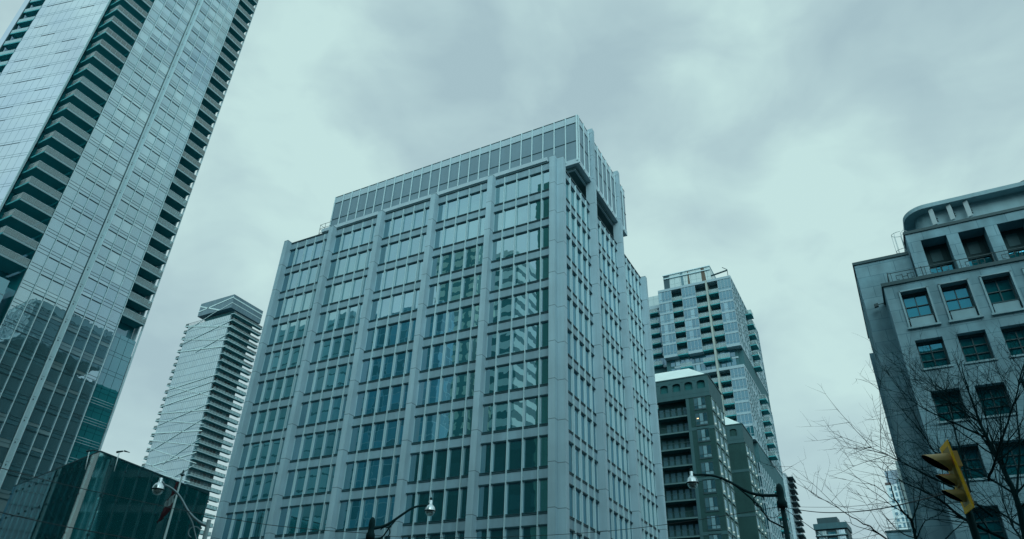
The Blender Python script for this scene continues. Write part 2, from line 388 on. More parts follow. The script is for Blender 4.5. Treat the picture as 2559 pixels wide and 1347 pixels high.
# penthouse
px0, px1, py0, py1, pz0, pz1 = -63.2, -24.3, 59.1, 76.0, 56.75, 64.5
pt = MB(); pt.box(px0, px1, py0, py1, 57.45, 63.3); pt.build('penthouse_wall', PENT, off)
m = MB(); m.box(px0-.02, px1+.02, py0-.02, py1+.02, 63.38, 64.42); m.build('penthouse_fascia', PENTL, off)
m = MB(); m.box(px0-.04, px1+.04, py0-.04, py1+.04, 64.42, 64.56)
m.box(px0-.05, px1+.05, py0-.05, py1+.05, 63.26, 63.38); m.box(px0-.05, px1+.05, py0-.05, py1+.05, 60.28, 60.38); m.build('penthouse_trim', DARKM, off)
m = MB(); m.box(px0-.03, px1+.05, py0-.05, py1+.03, 56.72, 57.45); m.build('penthouse_sill', PENTL, off)
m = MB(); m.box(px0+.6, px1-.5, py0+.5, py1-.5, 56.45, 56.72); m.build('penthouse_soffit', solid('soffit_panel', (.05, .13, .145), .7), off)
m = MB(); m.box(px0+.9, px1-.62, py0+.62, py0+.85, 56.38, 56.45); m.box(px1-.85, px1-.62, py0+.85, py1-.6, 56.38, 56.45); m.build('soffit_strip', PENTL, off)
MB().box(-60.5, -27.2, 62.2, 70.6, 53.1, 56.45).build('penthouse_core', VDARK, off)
xs = [px1-1.548*k for k in range(26)]
for k, x in enumerate(xs):
    w = .09 if k else .16
    MB().box(x-w, x+w*.3, py0-.16, py0-.05, 57.1, 64.5).build('penthouse_mullion', ALU, off)
for k in range(11):
    y = py0+.15+1.55*k
    if any(abs(y-p) < .5 for p in PY): continue
    MB().box(px1+.05, px1+.17, y-.06, y+.1, 56.9, 64.5).build('penthouse_mullion', ALU, off)

# ================================================================== GLASS TOWER (left)
TF = 2.96; Z0 = 51.2
tow = thing('glass_tower', 'very tall glass tower cut by the left edge, with two columns of stacked dark balconies', 'building', (-102, 46, 0))
TGL = glass('tower_glass', (.04, .13, .155), (.34, .50, .52), refl=.52, tint=(.68, .85, .88), wav=.014, tilt=.006, share=.4, wscale=.5, streaky=.25)
TGL2 = glass('tower_glass_bright', (.09, .17, .22), (.28, .40, .43), refl=.36, tint=(.58, .67, .74), wav=.004, tilt=.004, share=.5, wscale=.3)
DGL = glass('tower_dark_glass', (.012, .16, .18), (.05, .21, .24), refl=.2, tint=(.7, .9, 1), wav=.004, tilt=.01)
RAIL = clearglass('balcony_glass', (.60, .78, .80), .34, .06)
SOFF = solid('balcony_soffit', (.04, .32, .355), .8, var=.15, streak=.0)
SEDGE = solid('slab_edge', (.25, .40, .44), .6, var=.1, streak=.1)
TTOP = 150.0
MB().prism([(-123.9, 31.0), (-104.1, 35.75), (-104.1, 40.6), (-100.25, 40.6), (-100.25, 55.25), (-102.3, 55.25), (-102.3, 59.4), (-123.9, 59.4)], 0, TTOP).build('wall', DGL, tow)
TB = []; SPG = []
cols = [40.42, 42.2, 43.95, 45.72, 47.52], [48.38, 50.08, 51.82, 53.56, 55.28]
fr = MB()
for ci, cs in enumerate(cols):
    for j in range(4):
        for k in range(-17, 34):
            zl = Z0+.13+TF*k
            if zl > TTOP-3: break
            y0, y1 = cs[j]+.05, cs[j+1]-.05
            SPG.append(hx(-100.2, -100.03, y0, y1, zl+.03, zl+.56)); SPG.append(hx(-100.2, -100.03, y0, y1, zl+.62, zl+1.04))
            TB.append(hx(-100.2, -100.03, y0, y1, zl+1.09, zl+TF-.03))
            for zz, hh in ((zl-.03, .06), (zl+.56, .06), (zl+1.04, .05)):
                thick = zz < zl and (j+ci) % 4 in (1, 2)
                fr.box(-100.22, -100.0 if not thick else -99.96, y0, y1, zz-(.08 if thick else 0), zz+hh)
many('spandrel_glass', SPG, TGL, tow, 60); SPG = []
fr.build('transom_grid', DARKM, tow)
for y in cols[0][:4]+cols[1][1:4]+[55.28]:
    mm = MB(); mm.box(-100.2, -99.99, y-.055, y+.055, 0, TTOP); mm.m = 1; mm.box(-99.99, -99.84, y-.03, y+.03, 0, TTOP); mm.build('mullion', [DARKM, ALU], tow)
m = MB(); m.box(-100.2, -99.98, 47.52, 48.36, 0, TTOP); m.box(-99.98, -99.72, 47.56, 47.64, 0, TTOP); m.box(-99.98, -99.72, 48.26, 48.34, 0, TTOP)
m.m = 1; m.box(-99.98, -99.9, 47.46, 47.52, 0, TTOP)
for k in range(-17, 33): m.box(-99.98, -99.95, 47.88, 48.0, Z0+k*TF+1.0, Z0+k*TF+1.2); m.box(-99.98, -99.965, 47.7, 48.2, Z0+k*TF+1.5, Z0+k*TF+1.53)
m.build('service_channel', [ALU, DARKM], tow)
# left bright glass face, turned 14 degrees
P0 = Vector((-103.2, 35.0, 0)); DL = Vector((-.971, -.239, 0)); DN = Vector((.239, -.971, 0)); UP = Vector((0, 0, 1))
def lhex(s0, s1, d0, d1, z0, z1): 
    o = P0+DL*s0+DN*d0+UP*z0; a = DL*(s1-s0); b = DN*(d1-d0); c = UP*(z1-z0)
    pts = [o+b, o+b+a, o+a, o]; return [tuple(p) for p in pts]+[tuple(p+c) for p in pts]
fr = MB()
for k in range(-17, 34):
    zl = Z0+.2+TF*k
    if zl > TTOP-3: break
    for j in range(11):
        s0 = .06+j*1.45
        TB.append(lhex(s0+.012, s0+1.438, -.12, 0, zl+.5, zl+TF-.03)); SPG.append(lhex(s0+.012, s0+1.438, -.12, 0, zl+.03, zl+.46))
    fr.hexa(lhex(0, 16.0, -.2, .006, zl-.035, zl+.025)); fr.hexa(lhex(0, 16.0, -.2, .006, zl+.455, zl+.505))
    for q in range(2): s0 = .06+random.choice((2, 4, 6, 8))*1.45; fr.hexa(lhex(s0, s0+2.9, 0, .05, zl-.05, zl+.0))
many('spandrel_glass', SPG, TGL2, tow, 40)
for j in range(12): fr.hexa(lhex(.06+j*1.45-.018, .06+j*1.45+.018, -.2, .004, 0, TTOP))
fr.build('frame_grid', solid('grid_grey', (.04, .14, .19), .5), tow)
n1 = [b for b in TB if b[0][0] > -101]; n2 = [b for b in TB if b[0][0] <= -101]
sc = sorted([(shown(b), i) for i, b in enumerate(TB)], reverse=True); keep = set(i for a, i in sc[:100]); rest1 = MB(); rest2 = MB()
for i, b in enumerate(TB):
    mat = TGL if b[0][0] > -101 else TGL2
    if i in keep: MB().hexa(b).build('window', mat, tow)
    else: (rest1 if mat is TGL else rest2).hexa(b)
rest1.m = 0
nv = len(rest1.v); rest1.v += rest2.v; rest1.f += [[x+nv for x in f] for f in rest2.f]; rest1.mi += [1]*len(rest2.f); rest1.fs += rest2.fs
rest1.build('window', [TGL, TGL2], tow, kind='stuff')
m = MB(); m.hexa(lhex(-.14, .02, -.25, .06, 0, TTOP)); m.build('corner_post', ALU, tow)
m = MB()
m.hexa(lhex(20.0, 21.4, -.6, .05, 0, TTOP)); m.build('end_glass', TGL2, tow)
m = MB(); m.hexa(lhex(19.75, 19.98, -.4, .1, 0, TTOP)); m.build('end_post', DARKM, tow)
for k in range(10, 24):
    zl = Z0+TF*k
    b = MB(); b.hexa(lhex(16.02, 19.7, -1.6, .05, zl-.25, zl)); b.m = 1; b.hexa(lhex(16.02, 19.7, -.05, .06, zl, zl+.85))
    b.build('balcony', [SOFF, SEDGE], tow)
# balconies: left stack and right stack
def balcony(y0, y1, x0, z, side=True, right=False):
    b = MB(); b.box(x0, -100.02, y0+.02, y1, z-.02, z+.22); b.m = 1; b.box(-100.02, -99.95, y0, y1, z-.04, z+.24)
    if side: b.m = 0; b.box(x0, -99.95, y0-.04, y0+.02, z-.04, z+.24)
    ob = b.build('balcony', [SOFF, SEDGE], tow)
    r = MB(); r.box(-100.03, -100.0, y0, y1, z+.3, z+1.27)
    if side: r.box(x0+1.5, -100.03, y0, y0+.03, z+.3, z+1.27)
    if right: r.box(x0+.9, -100.03, y1-.03, y1, z+.3, z+1.27)
    r.m = 1
    n = 5
    for i in range(n+1): y = y0+(y1-y0-.05)*i/n; r.box(-100.05, -100.03, y, y+.05, z+.2, z+1.3)
    r.box(-100.04, -99.98, y0, y1, z+1.27, z+1.32)
    if side: r.box(x0+1.5, -100.04, y0-.02, y0+.04, z+1.27, z+1.32)
    r.build('railing', [RAIL, ALU], ob)
    return ob
for k in range(0, 23): balcony(35.65, 40.3, -104.1, Z0+TF*k)
for k in range(0, 30): balcony(55.34, 59.42, -102.3, Z0+TF*k, side=False, right=True)
m = MB(); m.box(-102.3, -101.2, 59.42, 59.56, 0, TTOP); m.box(-100.62, -100.5, 59.5, 59.75, 0, TTOP); m.box(-101.2, -100.62, 59.55, 59.6, 0, 46); m.build('corner_fin', ALU, tow)
m = MB()
for k in range(0, 30): m.box(-101.9, -101.25, 59.1, 59.42, Z0+TF*k+.25, Z0+TF*k+1.5)
m.build('balcony_screen', DARKM, tow)
# lower glazed bays below the balcony stacks
m = MB(); q = []
for k in range(-17, -1):
    zl = Z0+.13+TF*k
    for j in range(3): q.append(hx(-100.8, -100.6, 55.36+j*1.36, 55.36+j*1.36+1.3, zl+.1, zl+TF*.8)); q.append(hx(-100.8, -100.6, 55.36+j*1.36, 55.36+j*1.36+1.3, zl+TF*.8+.05, zl+TF+.05))
    for j in range(3): q.append(hx(-100.4, -100.2, 35.7+j*1.2, 35.7+j*1.2+1.15, zl+.1-.9, zl+TF*.8-.9))
many('lower_window', q, DGL, tow, 60)
m = MB(); m.box(-104, -100.82, 55.3, 59.4, 0, Z0-2.7); m.box(-104, -100.42, 35.66, 39.25, 0, 48.6); m.build('lower_bay_wall', DGL, tow)
m = MB()
for k in range(-17, -1):
    zl = Z0+.13+TF*k
    if k < -4:
        for i in range(3): m.tube([(-100.35, 55.35, zl+.5+i*.38), (-100.35, 59.4, zl+.5+i*.38)], .035, 5)
    m.tube([(-100.15, 35.7, zl+.9), (-100.15, 39.2, zl+.9)], .03, 5)
m.build('glazing_bar', ALU, tow)

# ================================================================== SLENDER TOWER with white ribbons
mid = thing('slender_tower', 'distant slender grey glass tower criss-crossed by thin white ribbons, tiered balconies on its right side', 'building', (-234, 173, 0))
MFL = 2.968; MZ = 132.3
MGL = panels('slender_glass', (.17, .26, .31), (.11, .19, .24), 1.1, .16, (MFL, MZ-.02, .22), rough=.25, refl=.38, vary=.16)
MB().box(-246.5, -221.6, 165.1, 176.8, 0, MZ).build('wall', MGL, mid)
WW = panels('balcony_window_wall', (.03, .10, .12), (.16, .30, .33), 1.6, .2, (MFL, MZ-.3, .3), rough=.3, vary=.85)
MB().box(-221.6, -221.5, 165.4, 176.8, 0, MZ-.3).build('window_wall', WW, mid)
for k in range(0, 34):
    z = MZ-k*MFL
    d = .12*math.sin(k*2.1)
    b = MB(); b.box(-221.48, -219.85+d, 165.02, 180.7, z-.02, z+.2); b.m = 1; b.box(-219.85+d, -219.75+d, 164.98, 180.75, z-.06, z+.26); b.box(-221.48, -219.85+d, 164.92, 165.02, z-.06, z+.26)
    ob = b.build('balcony', [SOFF, SEDGE], mid)
    r = MB(); r.box(-220.0+d, -219.96+d, 165.2, 180.6, z+.26, z+1.2); r.m = 1
    for i in range(11): r.box(-219.98+d, -219.9+d, 165.2+i*1.5, 165.26+i*1.5, z+.2, z+1.25)
    r.box(-220.02+d, -219.92+d, 165.1, 180.7, z+1.2, z+1.26); r.build('railing', [RAIL, DARKM], ob)
    b = MB(); b.box(-248.55, -246.52, 165.02, 172, z-.02, z+.2); b.m = 1; b.box(-248.6, -246.52, 164.94, 165.02, z-.06, z+.24); ob = b.build('balcony', [SOFF, SEDGE], mid)
    r = MB(); r.box(-248.4, -246.6, 165.1, 165.14, z+.24, z+1.15); r.m = 1
    for i in range(4): r.box(-248.45+i*.6, -248.38+i*.6, 165.05, 165.12, z+.2, z+1.2)
    r.build('railing', [RAIL, DARKM], ob)
m = MB(); m.box(-246.9, -226.8, 168, 184.5, 138.3, 144.6); m.build('penthouse', panels('penthouse_cladding', (.085, .165, .205), (.05, .11, .14), 1.4, .12, rough=.4, vary=.1), mid)
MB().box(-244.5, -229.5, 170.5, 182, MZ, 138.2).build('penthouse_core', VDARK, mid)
m = MB()
for i in range(34): m.box(-248.3+i*.85, -248.2+i*.85, 165.05, 165.12, MZ, MZ+1.25)
for i in range(20): m.box(-219.98, -219.9, 165.1+i*.8, 165.2+i*.8, MZ, MZ+1.25)
m.box(-248.4, -219.9, 165.04, 165.13, MZ+1.2, MZ+1.28); m.box(-219.98, -219.9, 165.1, 180.7, MZ+1.2, MZ+1.28); m.build('roof_railing', DARKM, mid)
WHITE = solid('white_ribbon', (.46, .63, .65), .5, var=.05, streak=.05)
def A_(a, b): return (430+a*.11881, 720+b*.11881)
def B_(a, b): return (340+a*.14851, 960+b*.14851)
RB = [(A_(270, 805), A_(1240, 800), .5), (A_(180, 1078), A_(1150, 1085), .34), (A_(100, 1345), A_(1115, 1215), .5),
      (A_(320, 885), A_(960, 470), .26), (A_(215, 1175), A_(1265, 668), .26), (A_(490, 1347), A_(1190, 948), .26),
      (B_(515, 30), B_(1270, 200), .3), (B_(400, 385), B_(1300, 78), .42), (B_(365, 497), B_(1200, 428), .4), (B_(330, 605), B_(1135, 668), .34),
      (B_(265, 828), B_(1105, 780), .5), (B_(225, 945), B_(1045, 1030), .34), (B_(190, 1060), B_(1010, 1330), .34), (B_(110, 1300), B_(500, 1480), .34),
      (B_(370, 690), B_(1230, 322), .26), (B_(225, 1132), B_(1170, 552), .26), (B_(440, 1347), B_(1075, 908), .26), (B_(250, 1375), B_(1010, 1148), .5),
      (B_(480, 235), B_(1330, -60), .26), (B_(540, 95), B_(1365, -170), .3), (B_(640, 1560), B_(960, 1370), .26), (B_(340, 1500), B_(900, 1640), .4)]
for (u0, v0), (u1, v1), hgt in RB:
    hgt *= .72
    p, q = ony(u0, v0, 164.9), ony(u1, v1, 164.9)
    MB().hexa([(p.x, 164.84, p.z-hgt/2), (q.x, 164.84, q.z-hgt/2), (q.x, 165.06, q.z-hgt/2), (p.x, 165.06, p.z-hgt/2),
               (p.x, 164.84, p.z+hgt/2), (q.x, 164.84, q.z+hgt/2), (q.x, 165.06, q.z+hgt/2), (p.x, 165.06, p.z+hgt/2)]).build('ribbon', WHITE, mid)
for (a, b), hgt in (((A_(590, 388), A_(990, 460)), .5), ((A_(555, 505), A_(1300, 185)), .5), ((A_(985, 470), A_(1265, 305)), .26)):
    p, q = ony(*a, 167.9), ony(*b, 167.9)
    MB().hexa([(p.x, 167.85, p.z-hgt/2), (q.x, 167.85, q.z-hgt/2), (q.x, 168.05, q.z-hgt/2), (p.x, 168.05, p.z-hgt/2),
               (p.x, 167.85, p.z+hgt/2), (q.x, 167.85, q.z+hgt/2), (q.x, 168.05, q.z+hgt/2), (p.x, 168.05, p.z+hgt/2)]).build('ribbon', WHITE, mid)
for z, h in ((142.9, .5), (140.6, .26)): MB().box(-226.85, -226.7, 167.9, 184.5, z-h/2, z+h/2).build('ribbon', WHITE, mid)

# ================================================================== CONDOMINIUM (right of the office block)
con = thing('condominium_tower', 'pale glass condominium of stacked overhanging box bays and balconies behind the brick apartments', 'building', (-34, 178, 0))
KC = 1.2308
def cx_(v): return v*KC
def cz_(v): return 1.7+(v-1.7)*KC
Yf = 160.0; XR = cx_(-19.85)             # front plane and right plane
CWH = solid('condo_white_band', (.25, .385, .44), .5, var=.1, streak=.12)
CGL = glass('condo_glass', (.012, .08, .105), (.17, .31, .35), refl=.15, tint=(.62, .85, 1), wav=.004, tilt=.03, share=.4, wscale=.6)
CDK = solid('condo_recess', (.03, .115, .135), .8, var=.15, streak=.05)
CFL = [cz_(z) for z in (78.8, 75.9, 73.25, 70.8, 68.4, 66.0, 63.3)]      # floor band levels of the upper block
CFL2 = [cz_(z) for z in (58.5, 56.1, 53.75, 51.4, 49.1, 46.75, 44.3)]
zroof = cz_(79.35)
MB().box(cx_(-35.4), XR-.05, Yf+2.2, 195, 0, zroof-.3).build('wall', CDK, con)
cw = []
def boxbay(x0, x1, lv, ztop, deep=2.2):
    b = MB()
    for i in range(len(lv)-1):
        zt, zb = lv[i], lv[i+1]
        b.box(x0, x1, Yf, Yf+deep, zb-.0, zb+.55 if i < len(lv)-2 else zb+.6)
        n = 4; w = (x1-x0)/n
        for j in range(n+1): b.box(x0+j*w-.05, x0+j*w+.05, Yf+.02, Yf+.12, zb+.55, zt)
        b.box(x0, x1, Yf+.03, Yf+.10, zb+1.15, zb+1.21)
        for j in range(n): cw.append(hx(x0+j*w+.06, x0+(j+1)*w-.06, Yf+.1, Yf+.16, zb+.56, zt-.02))
        cw.append(hx(x0+.02, x0+.08, Yf+.2, Yf+deep, zb+.56, zt-.02))
        b.box(x0-.02, x0+.02, Yf+.9, Yf+1.0, zb+.55, zt)
    b.box(x0, x1, Yf, Yf+deep, lv[-1]-.12, lv[-1])
    b.build('bay_frame', CWH, con)
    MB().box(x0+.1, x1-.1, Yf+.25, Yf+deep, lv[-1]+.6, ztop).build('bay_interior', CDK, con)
def cbal(x0, x1, z, y0=None, y1=None, g=None):
    y0 = Yf+.25 if y0 is None else y0; y1 = Yf+2.2 if y1 is None else y1
    b = MB(); b.box(x0, x1, y0, y1, z-.22, z); ob = b.build('balcony', SOFF, con)
    r = MB(); r.box(x0+.03, x1-.03, y0+.02, y0+.05, z+.05, z+1.08); r.m = 1
    n = max(2, int((x1-x0)/.8))
    for i in range(n+1): r.box(x0+(x1-x0-.05)*i/n, x0+(x1-x0-.05)*i/n+.05, y0+.0, y0+.02, z-.1, z+1.1)
    r.box(x0, x1, y0, y0+.06, z+1.08, z+1.13); r.build('railing', [RAIL, CWH], ob)
    n = 3; w = (x1-x0)/n
    for j in range(n): MB().box(x0+j*w+.06, x0+(j+1)*w-.06, y1-.08, y1-.02, z+.1, z+2.3).build('balcony_door', CGL, ob)
BX = [(-35.43, -32.59), (-30.31, -27.41), (-22.6, -19.85)]; BL = [(-32.59, -30.31), (-27.41, -25.2), (-24.75, -22.6)]
for a, b in BX: boxbay(cx_(a), cx_(b), CFL, CFL[0])
for a, b in BL:
    for z in CFL[1:]: cbal(cx_(a)+.05, cx_(b)-.05, z+.3)
m = MB(); m.box(cx_(-35.45), cx_(-25.15), Yf-.03, Yf+3, CFL[0], zroof); m.box(cx_(-24.75), XR+.03, Yf-.03, Yf+3, CFL[0], zroof); m.box(XR-3, XR+.03, Yf+3, 195.2, CFL[0]+.2, zroof); m.build('roof_fascia', CWH, con)
MB().box(cx_(-25.15), cx_(-24.77), Yf-.12, Yf+2.2, 0, zroof+.02).build('concrete_column', solid('column_concrete', (.30, .38, .36), .8), con)
# recessed storeys under the upper block
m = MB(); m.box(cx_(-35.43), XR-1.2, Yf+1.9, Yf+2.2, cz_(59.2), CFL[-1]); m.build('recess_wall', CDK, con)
for zz in (61.2, 59.3):
    z = cz_(zz)
    for xa, xb in ((cx_(-33.8), cx_(-27.0)), (cx_(-22.2), XR-1.3)): MB().box(xa, xb, Yf+1.75, Yf+1.9, z, z+.5).build('recess_band', CWH, con)
    for i in range(14):
        x = cx_(-34.5)+i*1.25
        if x < XR-2.6: cw.append(hx(x, x+1.05, Yf+1.8, Yf+1.88, z+.6, z+2.3))
for a, b, zz in ((-32.3, -29.9, 60.7), (-27.6, -25.3, 61.0), (-24.7, -22.3, 61.2)): cbal(cx_(a), cx_(b), cz_(zz), Yf+.4, Yf+1.9)
# lower block
boxbay(cx_(-22.6), XR, CFL2, CFL2[0])
for z in CFL2[1:]: cbal(cx_(-24.75)+.05, cx_(-22.6)-.05, z+.3); cbal(cx_(-27.41)+.05, cx_(-25.2)-.05, z+.3)
m = MB(); m.box(cx_(-33.0), cx_(-25.15), Yf-.03, Yf+2.2, CFL2[0], cz_(59.1)); m.box(cx_(-24.75), XR+.03, Yf-.03, Yf+3, CFL2[0], cz_(59.1)); m.box(XR-3, XR+.03, Yf+3, 195.2, CFL2[0]+.3, cz_(59.1)); m.build('block_fascia', CWH, con)
CFL3 = [cz_(39.9-2.38*i) for i in range(0, 12)]
boxbay(cx_(-21.4), XR, CFL3, CFL3[0])
# right side: glazed blocks with dark slots
rb = MB(); rsh = MB(); sg = []
def sideblock(y0, y1, lv):
    n = int((y1-y0)/2.4); w = (y1-y0)/n
    for i in range(len(lv)-1):
        zt, zb = lv[i], lv[i+1]
        rb.box(XR-.06, XR+.02, y0, y1, zb, zb+.36); rb.box(XR-.06, XR+.01, y0, y1, zb+1.12, zb+1.24)
        for j in range(n+1): rb.box(XR-.06, XR+.05, y0+j*w-.26, y0+j*w+.26, zb+.32, zt)
        for j in range(n):
            if random.random() < .3: rb.box(XR-.05, XR-.02, y0+j*w, y0+(j+1)*w, zb+.32, zb+(1.15 if random.random() < .5 else 2.6))
            sg.append(hx(XR-.13, XR-.07, y0+j*w+.05, y0+(j+1)*w-.05, zb+.33, zb+1.14)); sg.append(hx(XR-.13, XR-.07, y0+j*w+.05, y0+(j+1)*w-.05, zb+1.23, zt-.02))
    rb.box(XR-.1, XR+.04, y0, y1, lv[-1]-.25, lv[-1])
    rsh.box(XR-2.5, XR-.20, max(y0, Yf+.3), y1, lv[-1]-.1, lv[0])
for lv in (CFL, CFL2, CFL3):
    sideblock(Yf+.1, 175.0, lv); sideblock(178.6, 195.2, lv)
many('side_window', sg, solid('condo_side_glass', (.045, .16, .20), .35, isl=.75, spec=.15), con, 60); rb.build('side_frame', CWH, con); rsh.build('side_block', CDK, con)
for lv in (CFL, CFL2, CFL3):
    for z in lv[1:]:
        ob = MB().box(XR-2.2, XR+1.7, 175.2, 178.4, z+.05, z+.27).build('balcony', SOFF, con)
        r = MB(); r.box(XR+1.62, XR+1.66, 175.25, 178.35, z+.3, z+1.35); r.box(XR, XR+1.62, 175.22, 175.26, z+.3, z+1.35); r.m = 1; r.box(XR+1.6, XR+1.68, 175.2, 178.4, z+1.35, z+1.4); r.box(XR, XR+1.6, 175.2, 175.26, z+1.35, z+1.4); r.build('railing', [RAIL, ALU], ob)
many('window', cw, CGL, con)
# roof pavilion with tapered coloured panels
yp = 164.5; sp_ = yp/134
prx0, prx1 = -35.04*sp_, -24.5*sp_; prz0, prz1 = zroof-.3, 1.7+(85.1-1.7)*sp_
MB().box(prx0, prx1, yp, yp+9, prz0, prz1).build('roof_pavilion', panels('pavilion_glass', (.30, .42, .43), (.19, .30, .32), 1.5, .1, (2.0, prz0, .09), rough=.3, refl=.15, vary=.05), con)
m = MB(); m.box(prx0-.1, prx1+.1, yp-.25, yp+9.2, prz1, prz1+.22); m.box(prx0, prx1, yp-.35, yp-.2, prz1-1.15, prz1-.9); m.build('pavilion_eave', ALU, con)
def taper(x0, x1, x2, x3, mat):          # bottom x0..x1, top x2..x3
    MB().hexa([(x0, yp-.06, prz0), (x1, yp-.06, prz0), (x1, yp-.01, prz0), (x0, yp-.01, prz0), (x2, yp-.06, prz1), (x3, yp-.06, prz1), (x3, yp-.01, prz1), (x2, yp-.01, prz1)]).build('coloured_panel', mat, con)
BRN = solid('bronze_panel', (.085, .075, .055), .6); DKP = solid('dark_panel', (.02, .07, .09), .5); TLP = solid('teal_panel', (.09, .20, .24), .5)
wpx = (prx1-prx0)/780
taper(prx0+15*wpx, prx0+95*wpx, prx0+5*wpx, prx0+105*wpx, DKP); taper(prx0+300*wpx, prx0+345*wpx, prx0+290*wpx, prx0+328*wpx, TLP)
taper(prx0+395*wpx, prx0+450*wpx, prx0+413*wpx, prx0+425*wpx, BRN); taper(prx0+635*wpx, prx0+712*wpx, prx0+632*wpx, prx0+685*wpx, BRN)
m = MB(); m.tube([(prx1-1, yp+1, zroof+4.2), (prx1+4.3, yp+1, zroof+5.0)], .22, 6); m.tube([(prx1-1, yp+1, zroof), (prx1-1, yp+1, zroof+4.2)], .1, 6); m.build('roof_davit', DARKM, con)
p = onx(1819, 687, XR-.6)
m = MB(); m.tube([(p.x, p.y, zroof), (p.x, p.y, zroof+2.3), (p.x-1.1, p.y-.6, zroof+2.9)], .09, 6); m.build('roof_davit', DARKM, con)
# set-back left mass
MB().box(cx_(-52), cx_(-35.5), Yf+6, 192, 0, cz_(78.2)).build('rear_wing', CDK, con)
for z in CFL[1:]+CFL2[:]:
    cbal(cx_(-39.2), cx_(-36.9), z+.5, Yf+4.6, Yf+6)
for z in CFL[1:]+CFL2: MB().box(cx_(-36.85), cx_(-35.6), Yf+5.2, Yf+6, z-.1, z+.5).build('rear_band', CWH, con)
MB().box(cx_(-50), cx_(-35.5), Yf+5.4, Yf+6, cz_(77.6), cz_(78.4)).build('rear_band', CWH, con)
for z in CFL[1:]+CFL2: MB().box(cx_(-36.8), cx_(-35.7), Yf+5.5, Yf+5.9, z+.55, z+2.6).build('rear_window', CGL, con)
MB().box(cx_(-41), cx_(-36.6), Yf+7, Yf+14, cz_(78.2), cz_(81.6)).build('rear_pavilion', MATS['pavilion_glass'], con)

